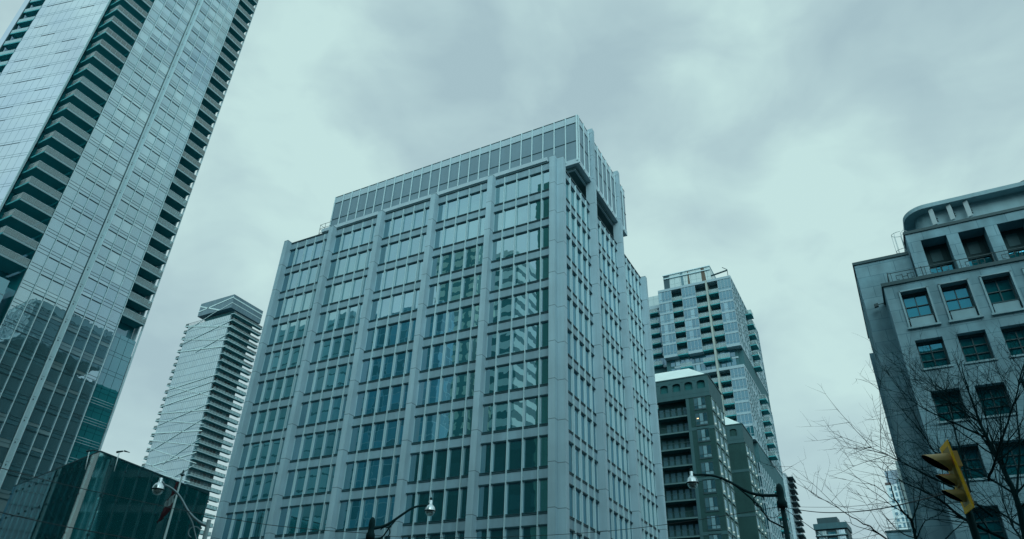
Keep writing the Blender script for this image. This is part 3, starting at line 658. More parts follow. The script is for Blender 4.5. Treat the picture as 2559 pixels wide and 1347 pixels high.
# ================================================================== BRICK APARTMENTS
bri = thing('brick_apartments', 'dark brick apartment block with arched top-storey openings, white metal roof and recessed balconies', 'building', (-30, 130, 0))
KB = 118/110
def bz(v): return 1.7+(v-1.7)*KB
BRICK = blocks('brown_brick', (.019, .066, .066), (.016, .058, .058), (.012, .048, .050), .3, .1, .01, stain=.25)
BSTONE = solid('grey_trim_stone', (.026, .088, .10), .8, var=.2, streak=.25)
BDK = solid('balcony_recess', (.008, .10, .11), .9, var=.1, streak=0)
BGL = glass('apartment_glass', (.012, .05, .06), (.16, .30, .34), refl=.14, tint=(.7, .9, 1), wav=.004, tilt=.02, share=.45)
WFR = solid('window_frame_dark', (.012, .05, .06), .5)
BFR = solid('pale_window_trim', (.13, .24, .235), .6)
XB = -24.6; FB = 2.9; ZF = 46.0
def wing(y0, y1, xl, full):
    MB().box(xl, XB-.3, y0+(1.9 if full else .3), y1-.0, 0, 52.9).build('wall', BRICK, bri)
    fw = MB()
    fz = bz(46.6)                         # frieze storey with arches
    if full:
        fw.box(-28.4, XB, y0, y0+.5, 0, 49.0)
    else: fw.box(xl, XB, y0, y0+.3, 0, 49.0)
    fw.build('front_wall', BRICK, bri)
    # frieze wall with arched openings
    s = (y0/118.0); xs = [-32.7, -30.42, -28.2, -25.95] if full else [-26.6]
    fr = MB(); hw = .72
    xsp = sorted(xs); prev = xl
    zt = 53.1; zb0 = 50.55; zsp = 51.75
    fr.box(xl, XB, y0-.06, y0+.5, 49.0, zb0)
    for xc in xsp:
        fr.box(prev, xc-hw, y0, y0+.5, zb0, zt)
        n = 8                             # arch head
        pts = [(xc-hw*math.cos(math.pi*i/n), zsp+.38*math.sin(math.pi*i/n)) for i in range(n+1)]
        for i in range(n):
            (a0, b0), (a1, b1) = pts[i], pts[i+1]
            fr.hexa([(a0, y0, b0), (a1, y0, b1), (a1, y0+.5, b1), (a0, y0+.5, b0), (a0, y0, zt), (a1, y0, zt), (a1, y0+.5, zt), (a0, y0+.5, zt)])
        prev = xc+hw
    fr.box(prev, XB, y0, y0+.5, zb0, zt)
    fr.box(xl, XB+.08, y0-.1, y0+.0-.001, 49.0, 49.25); fr.box(xl, XB+.08, y0-.08, y0-.001, 49.75, 49.9)
    fr.box(xl, XB+.12, y0-.12, y0-.001, 52.95, 53.12)
    for xc in xsp: fr.box(xc-1.35, xc-.95, y0-.05, y0-.002, 52.2, 52.4)
    fr.box(XB-.3, XB, y0+.5, y1, 49.0, 53.1); fr.box(XB, XB+.1, y0, y1, 49.0, 49.25); fr.box(XB, XB+.12, y0, y1, 52.95, 53.12)
    fr.build('frieze', BSTONE, bri)
    dk = MB(); dk.box(xl, XB-.35, y0+.55, y0+1.5, 49.2, 52.9); dk.build('loggia', BDK, bri)
    for z in (43.0, 43.0-8.7, 43-17.4, 43-26.1):
        bands = MB(); bands.box(-28.9 if full else xl, XB+.06, y0-.06, y0-.001, z, z+.55); bands.box(XB+.001, XB+.06, y0-.001, y1, z, z+.55)
        bands.build('string_course', BSTONE, bri)
    rf = MB(); rf.pts([(xl-6, y0+.2, 53.1), (XB-.2, y0+.2, 53.1), (XB-.2, y1-.2, 53.1), (xl-6, y1-.2, 53.1), (xl-6, y0+4.2, 56.6), (XB-4.2, y0+4.2, 56.6), (XB-4.2, y1-4.2, 56.6), (xl-6, y1-4.2, 56.6)])
    for q in ((0, 1, 5, 4), (1, 2, 6, 5), (2, 3, 7, 6), (4, 5, 6, 7)): rf.face(list(q))
    rf.build('roof', panels('white_metal_roof', (.56, .70, .69), (.42, .56, .57), .5, .05, rough=.45, vary=.03), bri)
    # side windows
    for k in range(16):
        zb = ZF+.75-k*FB
        if zb < .5: break
        for j, yc in enumerate((y0+1.7, y0+5.0, y0+8.3)):
            f = MB(); w = .85
            f.box(XB, XB+.1, yc-w-.1, yc-w+.02, zb-.1, zb+2.1); f.box(XB, XB+.1, yc+w-.02, yc+w+.1, zb-.1, zb+2.1); f.box(XB, XB+.14, yc-w-.1, yc+w+.1, zb-.22, zb-.1); f.box(XB, XB+.1, yc-w-.1, yc+w+.1, zb+2.1, zb+2.22)
            ob = f.build('window', BFR, bri)
            MB().box(XB-.2, XB+.03, yc-w, yc+w, zb-.1, zb+2.1).build('pane', BGL, ob)
            u = MB(); u.box(XB+.03, XB+.3, yc-w+.12, yc-w+.5, zb+.1, zb+.42)
            u.build('vent_box', solid('vent_white', (.7, .78, .75), .6), ob)
    MB().box(XB-.3, XB, y0+.5, y1, 0, 49.0).build('side_wall', BRICK, bri)
    sd = MB()
    for yy in (y0+3.35, y0+6.65): sd.box(XB+.0, XB+.06, yy-.25, yy+.25, 0, 49.0)
    sd.build('pilaster', BSTONE, bri)
wing(118.0, 128.4, -34.6, True)
wing(146.0, 156.5, -31.0, False)
MB().box(-52, -31.0, 128, 156, 0, 51).build('rear_wall', BRICK, bri)
MB().box(-28.95, -28.4, 117.97, 118.6, 0, 49.0).build('quoin_strip', BSTONE, bri)
for k in range(16):
    z = ZF-k*FB
    if z < 1: break
    if k: b = MB(); b.box(-34.6, -28.95, 118.05, 119.9, z-.2, z); b.m = 1; b.box(-34.6, -28.95, 117.98, 118.05, z-.22, z+.02)
    else: b = MB(); b.box(-34.6, -28.95, 118.05, 119.9, z-.2, z); b.m = 1; b.box(-34.6, -28.95, 117.98, 118.05, z-.22, z+.02)
    ob = b.build('balcony', [BDK, solid('balcony_edge', (.06, .14, .15), .7)], bri)
    r = MB()
    for i in range(5):
        x = -34.6+i*1.4; r.box(x, x+.05, 118.08, 118.12, z, z+1.05)
        for j in range(1, 6): r.box(x+j*.235, x+j*.235+.02, 118.09, 118.11, z+.1, z+1.0)
    r.box(-34.6, -28.95, 118.06, 118.13, z+1.0, z+1.06); r.box(-34.6, -28.95, 118.08, 118.12, z+.08, z+.12); r.build('railing', WFR, ob)
    for i in range(5):
        if random.random() < .85: x = -34.4+i*1.1; MB().box(x, x+.75, 119.8, 119.88, z+.02, z+2.15).build('balcony_door', BGL, ob)
    zb = z+.85                            # front window
    f = MB(); f.box(-27.55, -25.45, 117.94, 118.0, zb-.05, zb+.02); f.box(-27.55, -25.45, 117.94, 118.0, zb+2.0, zb+2.1)
    for x in (-27.55, -26.9, -26.2, -25.52): f.box(x, x+.07, 117.95, 118.0, zb, zb+2.0)
    f.box(-27.5, -25.45, 117.95, 118.0, zb+.5, zb+.57); f.box(-27.6, -25.4, 117.9, 118.0, zb-.25, zb-.05)
    ob = f.build('window', WFR, bri)
    pn = MB()
    for i in range(3):
        x = -27.48+i*.68; pn.box(x, x+.6, 117.975, 117.99, zb+.58, zb+2.0); pn.box(x, x+.6, 117.975, 117.99, zb+.02, zb+.5)
    pn.build('pane', BGL, ob)
MB().box(-27.3, -27.0, 117.955, 117.97, ZF-2.9+1.9, ZF-2.9+2.05).build('lit_lamp', emit('warm_room_light', (1, .72, .35), 2.2), bri)

# ================================================================== STONE BUILDING (right)
sto = thing('stone_building', 'grey limestone building with set-back top storeys, rounded flat roof and deep square windows', 'building', (10, 60, 0))
STONE = blocks('limestone', (.20, .35, .41), (.165, .31, .37), (.10, .21, .26), 1.9, .98, .022, stain=.55, bump=.006)
STONEP = solid('smooth_limestone', (.235, .40, .455), .8, var=.3, streak=.35, bump=.004)
COPE = solid('coping_metal', (.02, .075, .09), .6)
SGL = glass('stone_building_glass', (.006, .10, .115), (.015, .15, .19), refl=.36, tint=(.07, .29, .38), wav=.003, tilt=.05, share=.3)
SFR = solid('sash_metal', (.02, .075, .09), .5)
SX0, SX1, SY, SZ = 2.92, 26.0, 53.2, 29.55
OX = [3.90+2.615*i for i in range(8)]; OW = 1.73
ROWS = [(25.87, 28.83), (22.62, 24.83), (18.75, 20.93), (14.85, 17.05), (10.95, 13.15), (6.5, 9.2)]
fw = MB()
zs = [0]+[z for a, b in reversed(ROWS) for z in (a, b)]+[SZ]
for i in range(0, len(zs), 2): fw.box(SX0, SX1, SY, SY+.75, zs[i], zs[i+1])
for a, b in ROWS:
    prev = SX0
    for x in OX: fw.box(prev, x, SY, SY+.75, a, b); prev = x+OW
    fw.box(prev, SX1, SY, SY+.75, a, b)
fw.build('front_wall', STONE, sto)
MB().box(SX0, SX1, SY+.76, 72, 0, SZ).build('wall', STONE, sto)
m = MB(); m.box(SX0-.12, SX1, SY-.12, 57, SZ, SZ+.28); m.build('ledge', COPE, sto)
for ri, (a, b) in enumerate(ROWS):
    for xi, x in enumerate(OX):
        f = MB(); t = .12; yb = SY+.5
        f.box(x, x+t, yb, yb+.14, a, b); f.box(x+OW-t, x+OW, yb, yb+.14, a, b); f.box(x+t, x+OW-t, yb, yb+.14, b-.2, b); f.box(x+t, x+OW-t, yb, yb+.14, a, a+t)
        f.box(x+OW/2-.03, x+OW/2+.03, yb+.03, yb+.12, a+t, b-.2)
        for q in (1, 2): zz = a+t+(b-.2-a-t)*q/3; f.box(x+t, x+OW-t, yb+.03, yb+.12, zz-.03, zz+.03)
        ob = f.build('window', SFR, sto)
        g = MB()
        g.box(x+t, x+OW-t, yb+.13, yb+.16, a+t, b-.2); g.build('pane', SGL, ob)
        s = MB()
        if ri == 0:
            s.box(x-.12, x, SY-.1, SY+.02, a-.1, b+.06); s.box(x+OW, x+OW+.12, SY-.1, SY+.02, a-.1, b+.06); s.box(x-.12, x+OW+.12, SY-.1, SY+.02, b+.0, b+.1); s.box(x-.2, x+OW+.2, SY-.18, SY+.1, a-.14, a)
            s.build('surround', STONEP, ob)
            s = MB(); s.box(x+.1, x+OW-.1, SY+.06, SY+.3, a+.05, a+.78); s.m = 1; s.box(x+.04, x+OW-.04, SY+.02, SY+.34, a+.78, a+.84); s.box(x+.1, x+OW-.1, SY+.1, SY+.3, a, a+.05); s.build('apron_panel', [STONEP, COPE], ob)
        else:
            s.box(x-.12, x+OW+.12, SY-.1, SY+.45, a-.13, a-.001); s.build('sill', STONEP, ob)
# upper storey
UX, UY, UZ = 5.62, 55.6, 35.1
UO = [6.55+2.61*i for i in range(7)]; UW = 1.8
m = MB(); m.box(UX, SX1, UY, UY+1.4, 34.3, UZ); prev = UX
for x in UO: m.box(prev, x, UY, UY+1.4, SZ, 34.3); prev = x+UW
m.box(prev, SX1, UY, UY+1.4, SZ, 34.3); m.build('upper_wall', STONE, sto)
MB().box(UX, SX1, UY+1.41, 70, SZ, UZ).build('upper_rear_wall', STONE, sto)
m = MB(); m.box(UX-.1, SX1, UY-.1, 70, UZ, UZ+.25); m.build('upper_ledge', COPE, sto)
for x in UO:
    f = MB(); f.box(x+.0, x+UW, UY+1.28, UY+1.4, 32.4, 34.3); f.box(x, x+.12, UY+1.2, UY+1.4, SZ, 34.3); f.box(x+UW-.12, x+UW, UY+1.2, UY+1.4, SZ, 34.3)
    f.box(x+UW/2-.03, x+UW/2+.03, UY+1.22, UY+1.3, SZ, 32.4); f.box(x+.12, x+UW-.12, UY+1.22, UY+1.3, 31.1, 31.16); f.box(x+.12, x+UW-.12, UY+1.15, UY+1.4, 32.35, 32.5)
    ob = f.build('window', solid('loggia_dark', (.01, .045, .052), .8), sto)
    MB().box(x+.12, x+UW-.12, UY+1.29, UY+1.33, SZ+.2, 32.35).build('pane', SGL, ob)
    MB().box(x+.5, x+1.25, UY+1.24, UY+1.28, 32.8, 33.9).build('grille', solid('grille_teal', (.02, .08, .095), .7), ob)
# attic with rounded flat roof
def rounded(x0, y0, x1, y1, r, n=10):
    return [(x0+r-r*math.cos(i*math.pi/2/n), y0+r-r*math.sin(i*math.pi/2/n)) for i in range(n+1)]+[(x1, y0), (x1, y1), (x0, y1)]
MB().prism(rounded(7.0, 58.1, SX1, 69, 1.0), UZ, 38.25).build('attic_wall', STONEP, sto)
MB().prism(rounded(6.15, 57.2, SX1+.5, 69.5, 1.75), 38.25, 38.62).build('roof_slab', STONEP, sto)
for (u, v) in ((2332, 543), (2376, 530), (2419, 522)):
    p = ony(u, v, 57.55)
    m = MB(); m.obox((p.x-.2, 57.5, p.z-.78), (.3, -.12, 0), (.06, .14, 0), (0, 0, 1.55)); m.m = 1
    for dz in (-.15, .1): m.bar((p.x+.02, 57.5, p.z+dz), (p.x+.35, 58.12, p.z+dz), .05)
    m.build('antenna_panel', [solid('antenna_white', (.42, .56, .60), .5), DARKM], sto)
m = MB()
for i in range(9): x = 9.2+i*1.55; m.box(x, x+.05, 58.0, 58.1, UZ, UZ+.85)
m.build('attic_fin', COPE, sto)
MB().lathe((15.3, 58.6, 38.62), [(.55, 0), (.55, .4), (.4, .75), (.15, .9), (.01, .92)], 14).build('roof_vent', DARKM, sto)
# Greek-key railing on the ledge
m = MB(); zr = SZ+.28; yr = SY+.25
m.box(SX0+.5, SX1, yr, yr+.04, zr+.88, zr+.93)
for i in range(10):
    x = SX0+.5+i*2.3; m.box(x, x+.06, yr, yr+.06, zr, zr+1.0); m.box(x+.22, x+.26, yr, yr+.03, zr, zr+.93)
    for s, x1_ in ((1, x+.55), (-1, x+1.75)):
        m.box(min(x1_, x1_+s*.42), max(x1_, x1_+s*.42), yr, yr+.03, zr+.60, zr+.64); m.box(x1_-.02, x1_+.02, yr, yr+.03, zr+.25, zr+.64); m.box(x1_+s*.42-.02, x1_+s*.42+.02, yr, yr+.03, zr, zr+.64)
        m.box(min(x1_, x1_+s*.2), max(x1_, x1_+s*.2), yr, yr+.03, zr+.25, zr+.29)
    m.box(x+.97, x+1.33, yr, yr+.03, zr+.42, zr+.46); m.box(x+.97, x+1.0, yr, yr+.03, zr, zr+.7); m.box(x+1.3, x+1.33, yr, yr+.03, zr, zr+.7)
m.box(SX0+.5, SX0+.56, yr, 56.3, zr+.88, zr+.93)
m.build('railing', DARKM, sto)
# caged ladder against the upper storey's left side
m = MB(); lx, ly = UX-.02, 56.9
for dy in (-.25, .25): m.tube([(lx-.15, ly+dy, SZ+.3), (lx-.15, ly+dy, UZ+.9), (lx+.1, ly+dy, UZ+1.15), (lx+.4, ly+dy, UZ+.9)], .025, 5)
for i in range(18): m.tube([(lx-.15, ly-.25, SZ+.5+i*.3), (lx-.15, ly+.25, SZ+.5+i*.3)], .016, 4)
hoop = [(lx-.15-.42*math.sin(a*math.pi/8)*1.6, ly-.42*math.cos(a*math.pi/8)) for a in range(9)]
for z in (SZ+1.6, SZ+3.2, SZ+4.9, UZ+1.0): m.tube([(x, y, z) for x, y in hoop], .022, 5)
for a in (2, 4, 6): m.tube([(hoop[a][0], hoop[a][1], SZ+1.6 if a != 4 else SZ+.4), (hoop[a][0], hoop[a][1], UZ+1.0)], .018, 5)
m.build('caged_ladder', solid('galvanised', (.42, .55, .57), .5, metal=.3), sto)
# left set-back wing
MB().box(1.43, 5.55, 56.2, 71, 0, 33.6).build('left_wing', STONE, sto)
m = MB(); m.box(1.33, 5.5, 56.1, 71.1, 33.6, 33.85); m.build('wing_ledge', COPE, sto)
MB().box(1.08, 4, 71, 71.8, 0, 32.0).build('rear_pier', STONE, sto)
m = MB()
for y in (58.5, 61.5, 64.6, 67.5): m.box(1.35, 1.43, y, y+.12, 0, 33.6)
m.build('wing_rib', STONEP, sto)
p = ony(2189, 764, 55.6)
m = MB(); m.obox((p.x-.12, 55.5, p.z-.14), (.3, 0, .05), (0, .25, 0), (0, 0, .26)); m.tube([(p.x+.15, 55.7, p.z+.1), (2.95, 55.9, p.z+.28)], .03, 5); m.build('floodlight', DARKM, sto)

# ================================================================== GLASS PAVILION (lower left)
pav = thing('glass_pavilion', 'low glass pavilion with roof beams and pale corner post, at the left tower foot', 'building', (-66, 42, 0))
C0 = Vector((-60.16, 35.78, 0)); DA = Vector((-.977, .213, 0)); DB = Vector((-.187, .982, 0)); LA, LB = 20.8, 14.7; ZT = 19.15
PGL = clearglass('pavilion_wall_glass', (.78, .94, .945), .15, .02, (.02, .36, .40))
def pq(a, b, z): return C0+DA*a+DB*b+UP*z
for a0, a1, b0, b1 in ((0, LA, 0, 0), (0, 0, 0, LB)):
    n = 12 if b1 == 0 else 9
    for i in range(n):
        u0, u1 = i/n, (i+1)/n
        p = pq(a0+(a1-a0)*u0, b0+(b1-b0)*u0, 0); q = pq(a0+(a1-a0)*u1, b0+(b1-b0)*u1, 0); d = (q-p); nn = d.normalized(); th = Vector((-nn.y, nn.x, 0))*.04
        MB().obox(p+nn*.02, d-nn*.04, th, UP*ZT).build('glass_wall', PGL, pav)
m = MB()
for a0, a1, b0, b1, n in ((0, LA, 0, 0, 12), (0, 0, 0, LB, 9)):
    for i in range(1, n+1):
        p = pq(a0+(a1-a0)*i/n, b0+(b1-b0)*i/n, 0); m.bar(p, p+UP*ZT, .05)
        for z in (3, 6.2, 9.4, 12.6, 15.8, 18.4): m.box(p.x-.1, p.x+.1, p.y-.1, p.y+.1, z-.08, z+.08)
m.build('glazing_bar', DARKM, pav)
m = MB(); m.bar(pq(0, 0, ZT+.04), pq(LA, 0, ZT+.04), .12, .1); m.bar(pq(0, 0, ZT+.04), pq(0, LB, ZT+.04), .12, .1); m.build('top_rail', DARKM, pav)
BEAM = solid('pavilion_beam', (.10, .32, .34), .7); PCON = solid('pavilion_post', (.24, .37, .40), .7, streak=.3)
FASC = solid('pavilion_fascia', (.34, .62, .64), .7, streak=.3)
MB().bar(pq(.45, .55, 18.45), pq(LA-.2, .55, 18.45), .3, 1.15).build('fascia', FASC, pav)
MB().bar(pq(.5, .45, 18.45), pq(.5, LB-.2, 18.45), .3, 1.15).build('fascia', FASC, pav)
for i in range(1, 5): MB().bar(pq(1.0, i*3.1, 17.4), pq(LA-.3, i*3.1, 17.4), .4, 1.1).build('beam', BEAM, pav)
for i in range(1, 5): MB().bar(pq(i*4.4, .9, 17.0), pq(i*4.4, LB-.3, 17.0), .3, .6).build('beam', BEAM, pav)
MB().bar(pq(.55, .75, 0), pq(.55, .75, ZT-.3), .85).build('post', PCON, pav)
MB().bar(pq(.7, LB-.5, 0), pq(.7, LB-.5, ZT-.6), .9).build('post', FASC, pav)
MB().bar(pq(LA-.6, .6, 0), pq(LA-.6, .6, ZT-.6), .7).build('post', BEAM, pav)
mt, tt_, to = newmat('frosted_roof_glass')
a_ = N(tt_, 'ShaderNodeBsdfTranslucent'); a_.inputs[0].default_value = (.24, .66, .68, 1); b_ = N(tt_, 'ShaderNodeBsdfDiffuse'); b_.inputs[0].default_value = (.1, .28, .29, 1)
c_ = N(tt_, 'ShaderNodeMixShader'); c_.inputs[0].default_value = .3; lk(tt_, a_.outputs[0], c_.inputs[1]); lk(tt_, b_.outputs[0], c_.inputs[2]); lk(tt_, c_.outputs[0], to.inputs[0])
for i in range(13):
    for j in range(5): 
        m = MB(); q_ = m.pts([pq(.8+i*1.5, .8+j*2.75, 18.05), pq(2.16+i*1.5, .8+j*2.75, 18.05), pq(2.16+i*1.5, 3.4+j*2.75, 18.05), pq(.8+i*1.5, 3.4+j*2.75, 18.05)])
        m.face([q_, q_+1, q_+2, q_+3]); m.build('roof_panel', mt, pav)
m = MB(); m.obox(pq(.3, LB-.15, 0), DA*(LA-.5), DB*.3, UP*(ZT-.8)); m.build('back_wall', BEAM, pav)
m = MB(); m.obox(pq(LA-.2, .3, 0), DA*.3, DB*(LB-.6), UP*(ZT-.8)); m.build('end_wall', BEAM, pav)
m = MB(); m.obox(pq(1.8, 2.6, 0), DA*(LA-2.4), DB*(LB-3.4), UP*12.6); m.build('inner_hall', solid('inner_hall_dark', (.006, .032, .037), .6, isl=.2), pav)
m = MB()
for i in range(9): m.obox(pq(2.2+i*1.9, 2.45, 1.0+(i % 3)), DA*(.5+.3*(i % 2)), DB*.1, UP*(9.5-(i % 4)))
for i in range(5): m.obox(pq(1.65, 4+i*2.1, 1.0+(i % 3)), DA*.1, DB*(.6+.3*(i % 2)), UP*(8.5-(i % 3)))
m.build('inner_panel', solid('inner_panel_teal', (.03, .115, .14), .5, isl=.6), pav)
for (u0, v0, u1, v1, d) in ((298, 1131, 285, 1178, 1), (223, 1129, 213, 1173, 0)):
    p = at(u0, v0, 69.2); q = at(u1, v1, 69.2)
    t = thing('roof_mast_light', 'thin white mast light on the pavilion roof edge, right of the corner post' if d else 'thin white mast light on the pavilion roof edge, left of the corner post', 'light', (q.x, q.y, q.z), 'mast lights on the pavilion')
    MB().tube([q, p], .045, 6).build('mast', solid('mast_white', (.5, .62, .64), .5), t)
    m = MB(); m.tube([p+Vector((-.35, 0, .08)), p+Vector((.3, .1, .12))], [.1, .06], 6); m.tube([p+Vector((.35, .2, .16)), p+Vector((1.0, .3, -.02))], [.08, .03], 6); m.build('lamp_head', DARKM, t)

# ================================================================== FAR BUILDINGS
def tower_far(name, label, loc, w, dpt, h, rot, build):
    t = thing(name, label, 'building', loc); t.rotation_euler = (0, 0, 0)
    ca, sa = math.cos(rot), math.sin(rot); o = Vector(loc)
    X = Vector((ca, sa, 0)); Y = Vector((-sa, ca, 0))
    build(t, lambda a, b: o+X*a+Y*b, X, Y); return t
DB1 = solid('dark_cladding', (.012, .05, .062), .6); 
FGL = glass('far_glass', (.05, .13, .16), (.42, .55, .56), refl=.3, share=.5, tilt=.03)
p = at(2033, 1310, 420)
def b1(t, P, X, Y):
    zt = p.z
    m = MB(); m.obox(P(0, 1.2), X*15.8, Y*15, UP*(zt-3.2)); m.build('wall', DB1, t)
    m = MB(); m.obox(P(-.3, -.2)+UP*(zt-2.9), X*16.6, Y*17, UP*2.9); m.build('cornice', solid('cornice_teal', (.02, .085, .105), .6), t)
    m = MB(); m.obox(P(1.6, 3)+UP*zt, X*10.2, Y*9, UP*3.5); m.build('plant_room', DB1, t)
    for k in range(9):
        z = zt-3.2-2.95*(k+1)
        if z < 5: break
        b = MB(); b.obox(P(-.2, -.1)+UP*(z-.35), X*16.4, Y*1.3, UP*.4); b.m = 1; b.obox(P(.8, -.12)+UP*(z+.05), X*14.4, Y*.05, UP*.35); b.build('balcony', [DB1, SEDGE], t)
        for x in (1.4, 10.6):
            w = MB(); 
            for j in range(4): w.obox(P(x+j*1.02, 1.1)+UP*(z+.3), X*.94, Y*.08, UP*2.3)
            w.build('window', FGL, t)
        w = MB(); w.obox(P(6.3, 1.1)+UP*(z+.2), X*3.6, Y*.06, UP*1.5); w.build('window', CGL, t)
tower_far('apartment_tower', 'far dark-topped apartment tower with pale gridded windows, low between the condominium and the tree', (p.x, p.y, 0), 16, 16, 90, rad(-3), b1)
p2 = at(2213, 1213, 400)
def b2(t, P, X, Y):
    z1 = p2.z
    WH_ = solid('white_wall', (.55, .70, .74), .6)
    m = MB(); m.obox(P(0, 0), X*5.2, Y*14, UP*z1); m.build('wall', WH_, t)
    m = MB(); m.obox(P(-.1, -.1)+UP*z1, X*2.6, Y*8, UP*1.3); m.build('parapet', solid('rust_band', (.09, .08, .08), .7), t)
    m = MB(); m.obox(P(.9, .6)+UP*z1, X*7.5, Y*12, UP*7.2); m.build('plant_room', panels('blue_glass_top', (.07, .16, .24), (.05, .12, .17), 2, .2, (2.4, 0, .2), refl=.2), t)
    m = MB(); m.obox(P(5.3, -.2), X*1.5, Y*12, UP*(z1+3)); m.build('glass_strip', panels('dark_strip', (.03, .12, .16), (.25, .38, .42), 1.3, .25, (2.95, 0, .4), vary=.5), t)
    m = MB(); m.obox(P(7, -1), X*12, Y*14, UP*(z1+11)); m.build('rear_block', solid('beige_grey_wall', (.13, .20, .21), .7), t)
    for k in range(16):
        z = z1-3.0-2.95*k
        for x in (1.2, 3.5):
            MB().obox(P(x, -.08)+UP*z, X*(1.25 if x < 2 else .95), Y*.1, UP*(1.5 if x < 2 else 2.0)).build('window', CGL, t)
tower_far('white_tower', 'far narrow white tower with blue glass top, partly behind the stone building and branches', (p2.x, p2.y, 0), 6, 14, 100, rad(-6), b2)
p3 = at(1956, 1182, 360)
def b3(t, P, X, Y):
    z1 = p3.z
    m = MB(); m.obox(P(-14, 0), X*15.2, Y*22, UP*z1); m.build('wall', panels('far_condo_glass', (.11, .21, .26), (.30, .44, .48), 1.6, .3, (2.95, 0, .5), refl=.2, vary=.4), t)
    m = MB(); m.obox(P(-8, 4)+UP*z1, X*6, Y*9, UP*3.5); m.build('plant_room', CWH, t)
    for k in range(22):
        z = z1-1.5-2.95*k
        b = MB(); b.obox(P(1.2, 3)+UP*z, X*2.6, Y*11, UP*.3); b.m = 1; b.obox(P(3.6, 3)+UP*(z+.3), X*.1, Y*11, UP*.8); b.build('balcony', [DB1, RAIL], t)
tower_far('balcony_tower', 'far glass tower showing only a saw-tooth edge of small dark balconies right of the condominium', (p3.x, p3.y, 0), 16, 22, 90, 0, b3)
p4 = at(2214, 1331, 95)
low = thing('low_building', 'low dark rooftop edge with thin railing, below the white tower behind the branches', 'building', (p4.x+2, p4.y+4, 0))
MB().box(p4.x, 1.0, p4.y, p4.y+12, 0, p4.z).build('wall', STONE, low)
m = MB(); m.box(p4.x-.1, 1.0, p4.y-.1, p4.y+.2, p4.z, p4.z+.2); m.build('coping', COPE, low)
m = MB()
for z in (.5, 1.0, 1.5): m.tube([(p4.x+.4, p4.y+.3, p4.z+z), (1.0, p4.y+.3, p4.z+z)], .025, 5)
for i in range(5): m.tube([(p4.x+.4+i*1.0, p4.y+.3, p4.z), (p4.x+.4+i*1.0, p4.y+.3, p4.z+1.5)], .025, 5)
m.build('railing', DARKM, low)

# ================================================================== CITY BEHIND THE VIEWER (mirrored in the office glass)
def refl_rect(u0, u1, z1, Y):            # facade points (x on the office front, z there) thrown by mirror onto the plane y = Y
    k = (107.9-Y)/53.95; return u0*k, u1*k, 1.7+(z1-1.7)*k
def mirrored(name, label, xf0, xf1, zf, Y, dep, mat):
    a, b, z = refl_rect(xf0, xf1, zf, Y)
    t = thing(name, label, 'building', ((a+b)/2, Y-dep/2, 0)); MB().box(a, b, Y-dep, Y, 0, z).build('wall', mat, t); return t, a, b, z
mirrored('brown_tower', 'olive slab tower behind the viewer, mirrored at the right end of the office windows', -27.1, -15.5, 50.3, -14, 16, panels('olive_brick', (.12, .30, .25), (.09, .25, .21), 3.0, .1, (3.3, 0, .12), rough=.8, vary=.08))
mirrored('striped_tower', 'pale tower with dark window bands, mirrored in the corner bay of the office block', -31.9, -29.4, 42.5, -70, 26, panels('striped_pale', (.75, .92, .88), (.05, .17, .19), 60, .1, (4.4, 0, 2.0), rough=.7, vary=.05))
mirrored('balconied_tower', 'pale green balconied tower, mirrored in the second bay from the office corner', -39.6, -34.4, 45.5, -80, 26, panels('balconied_pale', (.70, .88, .74), (.10, .27, .28), 9, 1.8, (4.2, 0, 1.5), rough=.7, vary=.06))
mirrored('pale_grid_tower', 'beige gridded tower, mirrored low beside the olive slab in the corner bay', -28.9, -27.2, 34.0, -90, 26, panels('beige_grid', (.55, .72, .64), (.36, .52, .48), 4, .5, (3.5, 0, .5), rough=.7, vary=.05))
mirrored('dark_glass_tower', 'teal glass tower with fine grid, mirrored in the middle bays of the office block', -49.2, -38.3, 38.5, -40, 7, panels('dark_teal_grid', (.12, .40, .52), (.34, .62, .70), 3.2, .22, (3.4, 0, .25), rough=.6, vary=.35))
mirrored('grey_slab_tower', 'broad grey slab tower with floor lines, mirrored in the left office bays', -70, -51.0, 40.0, -30, 24, panels('grey_slab_rows', (.32, .64, .68), (.08, .24, .27), 30, .2, (3.6, 0, .5), rough=.6, vary=.25))
mirrored('street_block', 'long dark street block across the road behind the viewer, mirrored in the lowest office windows', -41.5, -4, 22.5, -14.5, 14, panels('street_block_rows', (.02, .085, .10), (.012, .06, .07), 5, 1.5, (4, 0, 1.2), rough=.7, vary=.4))  # mirrored block, its height also raised to shade the lower office floors
t = thing('west_block', 'dark block west of the tower and outside the frame, mirrored in the pavilion glass', 'building', (-190, 0, 0))
MB().box(-215, -170, -60, 12, 0, 62).build('wall', panels('west_rows', (.03, .10, .11), (.012, .06, .07), 6, 1.5, (4, 0, 1.2), rough=.7, vary=.5), t)
CB = panels('dark_block_rows', (.03, .10, .12), (.012, .06, .07), 5, 1.5, (4, 0, 1.2), rough=.7, vary=.4)
mirrored('shade_block', 'unseen dark slab behind the viewer, added to keep the sun off the lower facades', -3.8, 5.6, 22.5, -15, 20, CB)  # out-of-view sun blocker, sized to darken the lower storeys
mirrored('corner_tower', 'narrow dark tower across the road behind the viewer, mirrored in the stone building', 5.7, 8.3, 25.0, -15, 20, CB)
mirrored('east_tower', 'tall dark slab east of the viewer, mirrored in the right windows of the stone building', 8.4, 36, 30.0, -15, 20, CB)

